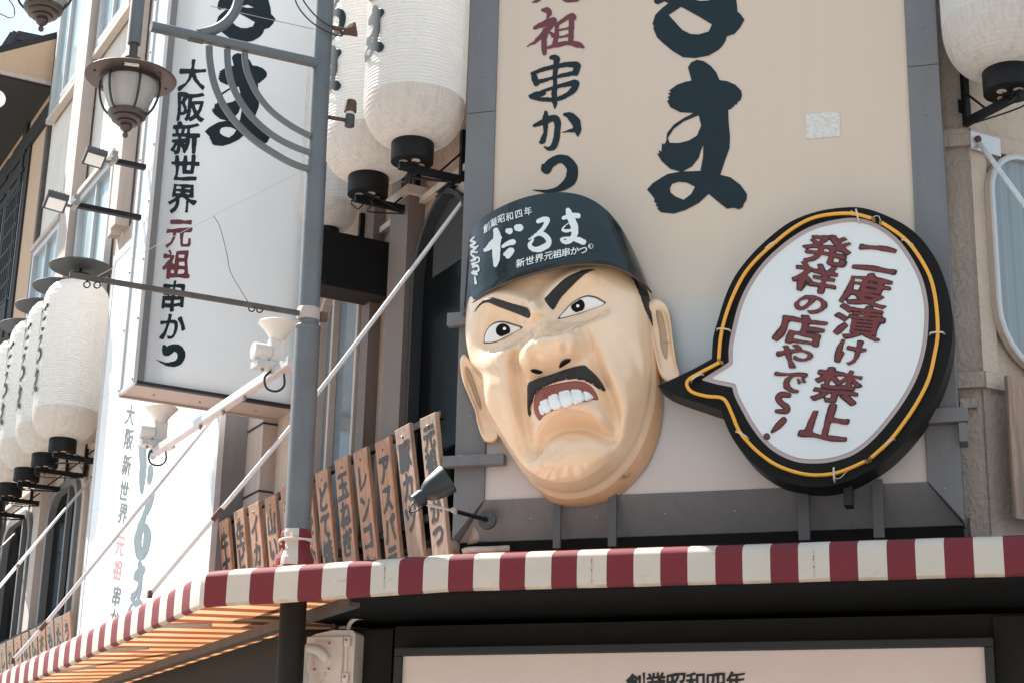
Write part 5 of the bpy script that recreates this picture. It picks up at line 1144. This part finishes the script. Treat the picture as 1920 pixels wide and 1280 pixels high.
# ------------------------------------------------------------------ black clip spotlight by the signboard foot
sp_ = thing('spot_lamp', 'black cone spot lamp on a jointed arm at the foot of the big signboard', 'spot lamp', yp(913, 975, FD))
mc = yp(915, 975, FD + .0)
MB().lathe([(.058, 0), (.062, .008), (.060, .028), (.045, .034)], mc, 28, (0, -1, 0)).build('wall_plate', M['hat_grey'], sp_, smooth=40)
for k in range(4): MB().lathe([(.007, .034), (.005, .042)], mc + np.array([math.cos(R(45 + 90 * k)) * .036, 0, math.sin(R(45 + 90 * k)) * .036]), 8, (0, -1, 0)).build('screw', M['steel'], sp_)
j1, j2 = yp(852, 957, FD + .32), yp(800, 945, FD + .52)
MB().tube([mc - np.array([0, .03, 0]), j1], .014, 10).build('arm', M['iron_black'], sp_, smooth=60)
MB().tube([j1, j2], .008, 8).tube([j1 - np.array([0, .03, 0]), j1 + np.array([0, .03, 0])], .018, 10).build('arm', M['alu'], sp_, smooth=60)
hc0, hc1 = yp(783, 935, FD + .56), yp(832, 902, FD + .50); ax_ = (hc1 - hc0) / np.linalg.norm(hc1 - hc0); ln = float(np.linalg.norm(hc1 - hc0))
MB().lathe([(.02, -.03), (.042, -.025), (.046, .03), (.040, .05), (.058, .07), (.078, .11), (.094, ln), (.098, ln + .03), (.090, ln + .03), (.07, .1)], hc0, 30, ax_).build('shade', M['spot_teal'], sp_, smooth=40)
MB().tube(catmull([hc0 - ax_ * .03, hc0 - ax_ * .06 - Z * .05, hc0 - Z * .075 + ax_ * .02, j2, j1], 5), .005, 6).build('cable', M['cable'], sp_, smooth=True)

# ------------------------------------------------------------------ cream meter box below the awning
eb = thing('meter_box', 'cream plastic electric box with a bent white conduit under the awning', 'electric box', yp(620, 1240, .8))
a, b = yp(574, 1190, .80), yp(664, 1187, .80); x0, x1, zt = float(a[0]), float(b[0]), float((a[2] + b[2]) / 2) + .02
prof = [(x0, zt - .6), (x1, zt - .6), (x1, zt - .012), (x1 - .02, zt + .008), ((x0 + x1) / 2, zt + .012), (x0 + .05, zt - .012), (x0, zt - .035)]
MB().prism([(x, -.78, z_) for x, z_ in prof], (0, .17, 0)).build('body', M['box_cream'], eb, bevel=.008)
MB().box((x0 + .004, -.80, zt - .59), (x1 - x0 - .075, 0, 0), (0, .019, 0), (0, 0, .56)).build('lid', M['box_cream'], eb, bevel=.008)
MB().box((x1 - .058, -.795, zt - .59), (.018, 0, 0), (0, .014, 0), (0, 0, .55)).build('rib', M['box_cream'], eb, bevel=.004)
for z_ in (zt - .065, zt - .29):
    h = MB().box((x1 - .062, -.815, z_ - .03), (.042, 0, 0), (0, .02, 0), (0, 0, .06)).build('hinge', M['box_cream'], eb, bevel=.005)
    MB().lathe([(.009, 0), (.008, .005)], (x1 - .044, -.815, z_ + .008), 10, (0, -1, 0)).build('screw', M['steel'], h)
MB().box((x0 + .06, -.812, zt - .25), (.12, 0, 0), (0, .012, 0), (0, 0, .19)).build('cover', M['box_cream'], eb, bevel=.006)
for dx, dz in ((.165, -.075), (.075, -.235), (.17, -.232)): MB().lathe([(.008, 0), (.007, .006)], (x0 + dx, -.812, zt + dz), 10, (0, -1, 0)).build('screw', M['steel'], eb)
MB().tube(catmull([yp(612, 1236, .82), yp(603, 1224, .845), yp(590, 1216, .86), yp(576, 1216, .86), yp(569, 1230, .86), yp(567, 1262, .86), yp(569, 1300, .86)], 7), .030, 18).build('conduit', M['white_plastic'], eb, smooth=60)
MB().tube([yp(569, 1262, .86), yp(570, 1300, .86)], .034, 18).build('conduit_socket', M['white_plastic'], eb, smooth=60)
MB().tube(catmull([yp(652, 1183, .72), yp(656, 1168, .72), yp(668, 1158, .71), yp(682, 1157, .68), yp(690, 1160, .61)], 6), .014, 10).build('hose', M['box_cream'], eb, smooth=True)
MB().box(yp(620, 1182, .70), (.03, 0, 0), (0, .06, 0), (0, 0, .045)).build('lug', M['rust_bar'], eb, bevel=.003)

# ------------------------------------------------------------------ neighbouring timber house
sN = 14.45
nh = thing('timber_house', 'old tan plaster house with black timbers and lattice windows at the left edge', 'house', LF(sN, 0, 0))
NP = lambda u, v: oz(sp(u, v, sN))
pe = [NP(101, 153), NP(-40, 125), NP(-40, 125 - 0), NP(-40, 131), NP(112, 71)]
A_, B_, Ct = NP(100, 153), NP(-60, 120), NP(111, 72); Cb = NP(-60, 139)
low_ = (A_[1] + B_[1]) / 2
gable = [LF(sN, A_[0], low_), LF(sN, B_[0], low_), LF(sN, B_[0], max(low_ + .03, Cb[1])), LF(sN, Ct[0], Ct[1])]
MB().prism(gable, L * .12).build('gable_board', M['plaster_tan'], nh)
MB().prism([gable[2] + Z * .002, gable[3] + Z * .002, gable[3] + Z * .12, gable[2] + Z * .12], L * 9).build('roof', M['timber'], nh)
MB().box(LF(sN + .02, A_[0], low_ - .10), L * 9, NL * (B_[0] - A_[0]), Z * .098).build('eaves_soffit', M['timber'], nh)
MB().box(LF(sN - .02, A_[0] - .02, low_ - .06), L * .04, NL * (B_[0] - A_[0]), Z * .06).build('eaves_trim', M['trim'], nh)
MB().box(LF(sN, -.4, 0), L * 12, NL * .4, Z * (low_ + .8)).build('plaster_wall', M['plaster_tan'], nh)
MB().box(LF(sN - .13, -.3, 0), L * .125, NL * .36, Z * (Ct[1] + .1)).build('corner_post', M['rust_bar'], nh)
def nb(u0, v0, u1, v1, th, o_=.002):   # timber along the wall between two sighted points
    a, b = lp(u0, v0, o_), lp(u1, v1, o_); a, b = (a, b) if abs(a[2] - b[2]) < 1 else (a, np.array([a[0], a[1], b[2]])); d = b - a
    d2 = np.cross(d / np.linalg.norm(d), NL); MB().box(a - d2 * th / 2, d, d2 * th, NL * .05).build('timber', M['timber'], nh)
zN = lp(89, 220, 0)[2]
MB().box(LF(sN, .002, zN - .14), L * 10, NL * .06, Z * .28).build('timber', M['timber'], nh)
sv_ = sz(lp(54, 260, 0))[0]; MB().box(LF(sv_, .003, 3), L * .22, NL * .055, Z * (zN + 1.2 - 3)).build('timber', M['timber'], nh)
zw1 = lp(45, 318, 0)[2]; sw = [sz(lp(45, 390, 0))[0], sz(lp(12, 430, 0))[0]]
zwb = lp(38, 480, 0)[2]
MB().box(LF(sw[0] - .1, .004, 3), L * 9, NL * .03, Z * (zN - .141 - 3)).build('timber', M['timber'], nh)
for k in range(4):
    s0_ = sw[0] + .12 + k * 1.25; f = MB().box(LF(s0_, .036, zwb - .6), L * .95, NL * .008, Z * (zw1 - zwb + .3)).build('lattice_window', M['paper'], nh)
    lt = MB()
    for q in range(8): lt.box(LF(s0_ + q * .128, .045, zwb - .6), L * .045, NL * .02, Z * (zw1 - zwb + .3))
    for q in range(12): lt.box(LF(s0_, .046, zwb - .6 + q * .30), L * .95, NL * .018, Z * .05)
    stuff(lt.build('lattice', M['timber'], f))
MB().box(LF(sN, .01, 3.0), L * 9, NL * .9, Z * 3.6).build('lower_storey', M['timber'], nh)
# steel frame on a roof far behind
sR_ = 17.5; rp_ = lambda u, v: sp(u, v, sR_)
rf_ = thing('rooftop_frame', 'dark steel frame standing on a roof behind the timber house', 'roof frame', rp_(50, 90))
m_ = MB()
def beam(u0, v0, u1, v1, r_=.07, dp=0):
    m_.tube([rp_(u0, v0) + L * dp, rp_(u1, v1) + L * dp], r_, 4)
for dp in (0, 2.2):
    beam(30, 67, -10, 128, .11, dp); beam(31, 68, 90, 80, .11, dp); beam(30, 80, -2, 128, .05, dp); beam(32, 86, 62, 92, .09, dp); beam(33, 90, 33, 130, .07, dp); beam(60, 92, 45, 125, .06, dp); beam(12, 100, 60, 92, .05, dp); beam(90, 80, 80, 120, .09, dp)
for u, v in ((30, 67), (90, 80), (-10, 128)): m_.tube([rp_(u, v), rp_(u, v) + L * 2.2], .1, 4)
m_.build('girders', M['frame_dark'], rf_)
m_ = MB(); m_.add([rp_(34, 70) + L * .2, rp_(88, 81) + L * .2, rp_(84, 90) + L * .2, rp_(34, 82) + L * .2, rp_(34, 70) + L * .3, rp_(88, 81) + L * .3, rp_(84, 90) + L * .3, rp_(34, 82) + L * .3], [(0, 1, 2, 3), (7, 6, 5, 4), (0, 4, 5, 1), (1, 5, 6, 2), (2, 6, 7, 3), (3, 7, 4, 0)]); m_.build('fascia', M['frame_grey'], rf_)
# globe and wire at the picture edge
gl = thing('globe_lamp', 'small round white globe lamp at the left picture edge', 'lamp', pl(-6, 187)); gc = sp(-7, 186, 8.0)
MB().lathe([(.1 * math.sin(a) if 0 < a < math.pi else .001, -.1 * math.cos(a)) for a in np.linspace(0, math.pi, 16)], gc, 24).build('globe', M['sign_white'], gl, smooth=True)
MB().tube([gc + Z * .09, gc + Z * .3, gc + Z * .35 + NL * .5], .02, 8).build('arm', M['iron_black'], gl)
MB().tube([gc + Z * .35 + NL * .5, gc * np.array([1, 1, 0]) + NL * .5], .05, 10).build('post', M['iron_black'], gl)
lo_ = MB(); lo_.tube(catmull([sp(u, v, 6) for u, v in ((-20, 10), (6, -6), (24, 10), (27, 28), (18, 34), (4, 28), (-20, 18))], 6), .006, 6)
tag(lo_.build('loose_wire', M['cable'], smooth=True), 'thin loop of loose wire against the sky at the left edge', 'wire')
# fine threads
th = MB(); th.tube([pl(180, 520), pl(400, 405), pl(585, 312)], .0018, 4); tag(th.build('tie_thread', M['thread']), 'thin pale thread stretched across the box sign to the post', 'thread')
th = MB(); th.tube(catmull([pl(400, 405), pl(412, 425), pl(425, 475), pl(432, 510), pl(452, 545), pl(470, 575)], 5), .0028, 4); tag(th.build('drooping_wire', M['frame_grey']), 'thin dark cord hanging over the box sign to the rusty bar', 'cord')
th = MB(); th.tube([sp(395, 12, S2 - .1), sp(600, 58, S2 - .1)], .004, 4); tag(th.build('overhead_wire', M['thread']), 'thin grey wire crossing the top of the box sign', 'wire')
hs = MB(); hs.tube(catmull([yp(868, 1034, .2), yp(880, 1030, .2), yp(920, 1029, .2), yp(955, 1027, .15)], 5), .022, 10); tag(hs.build('flexible_conduit', M['trim'], smooth=True), 'ribbed flexible conduit lying under the big signboard foot', 'conduit')
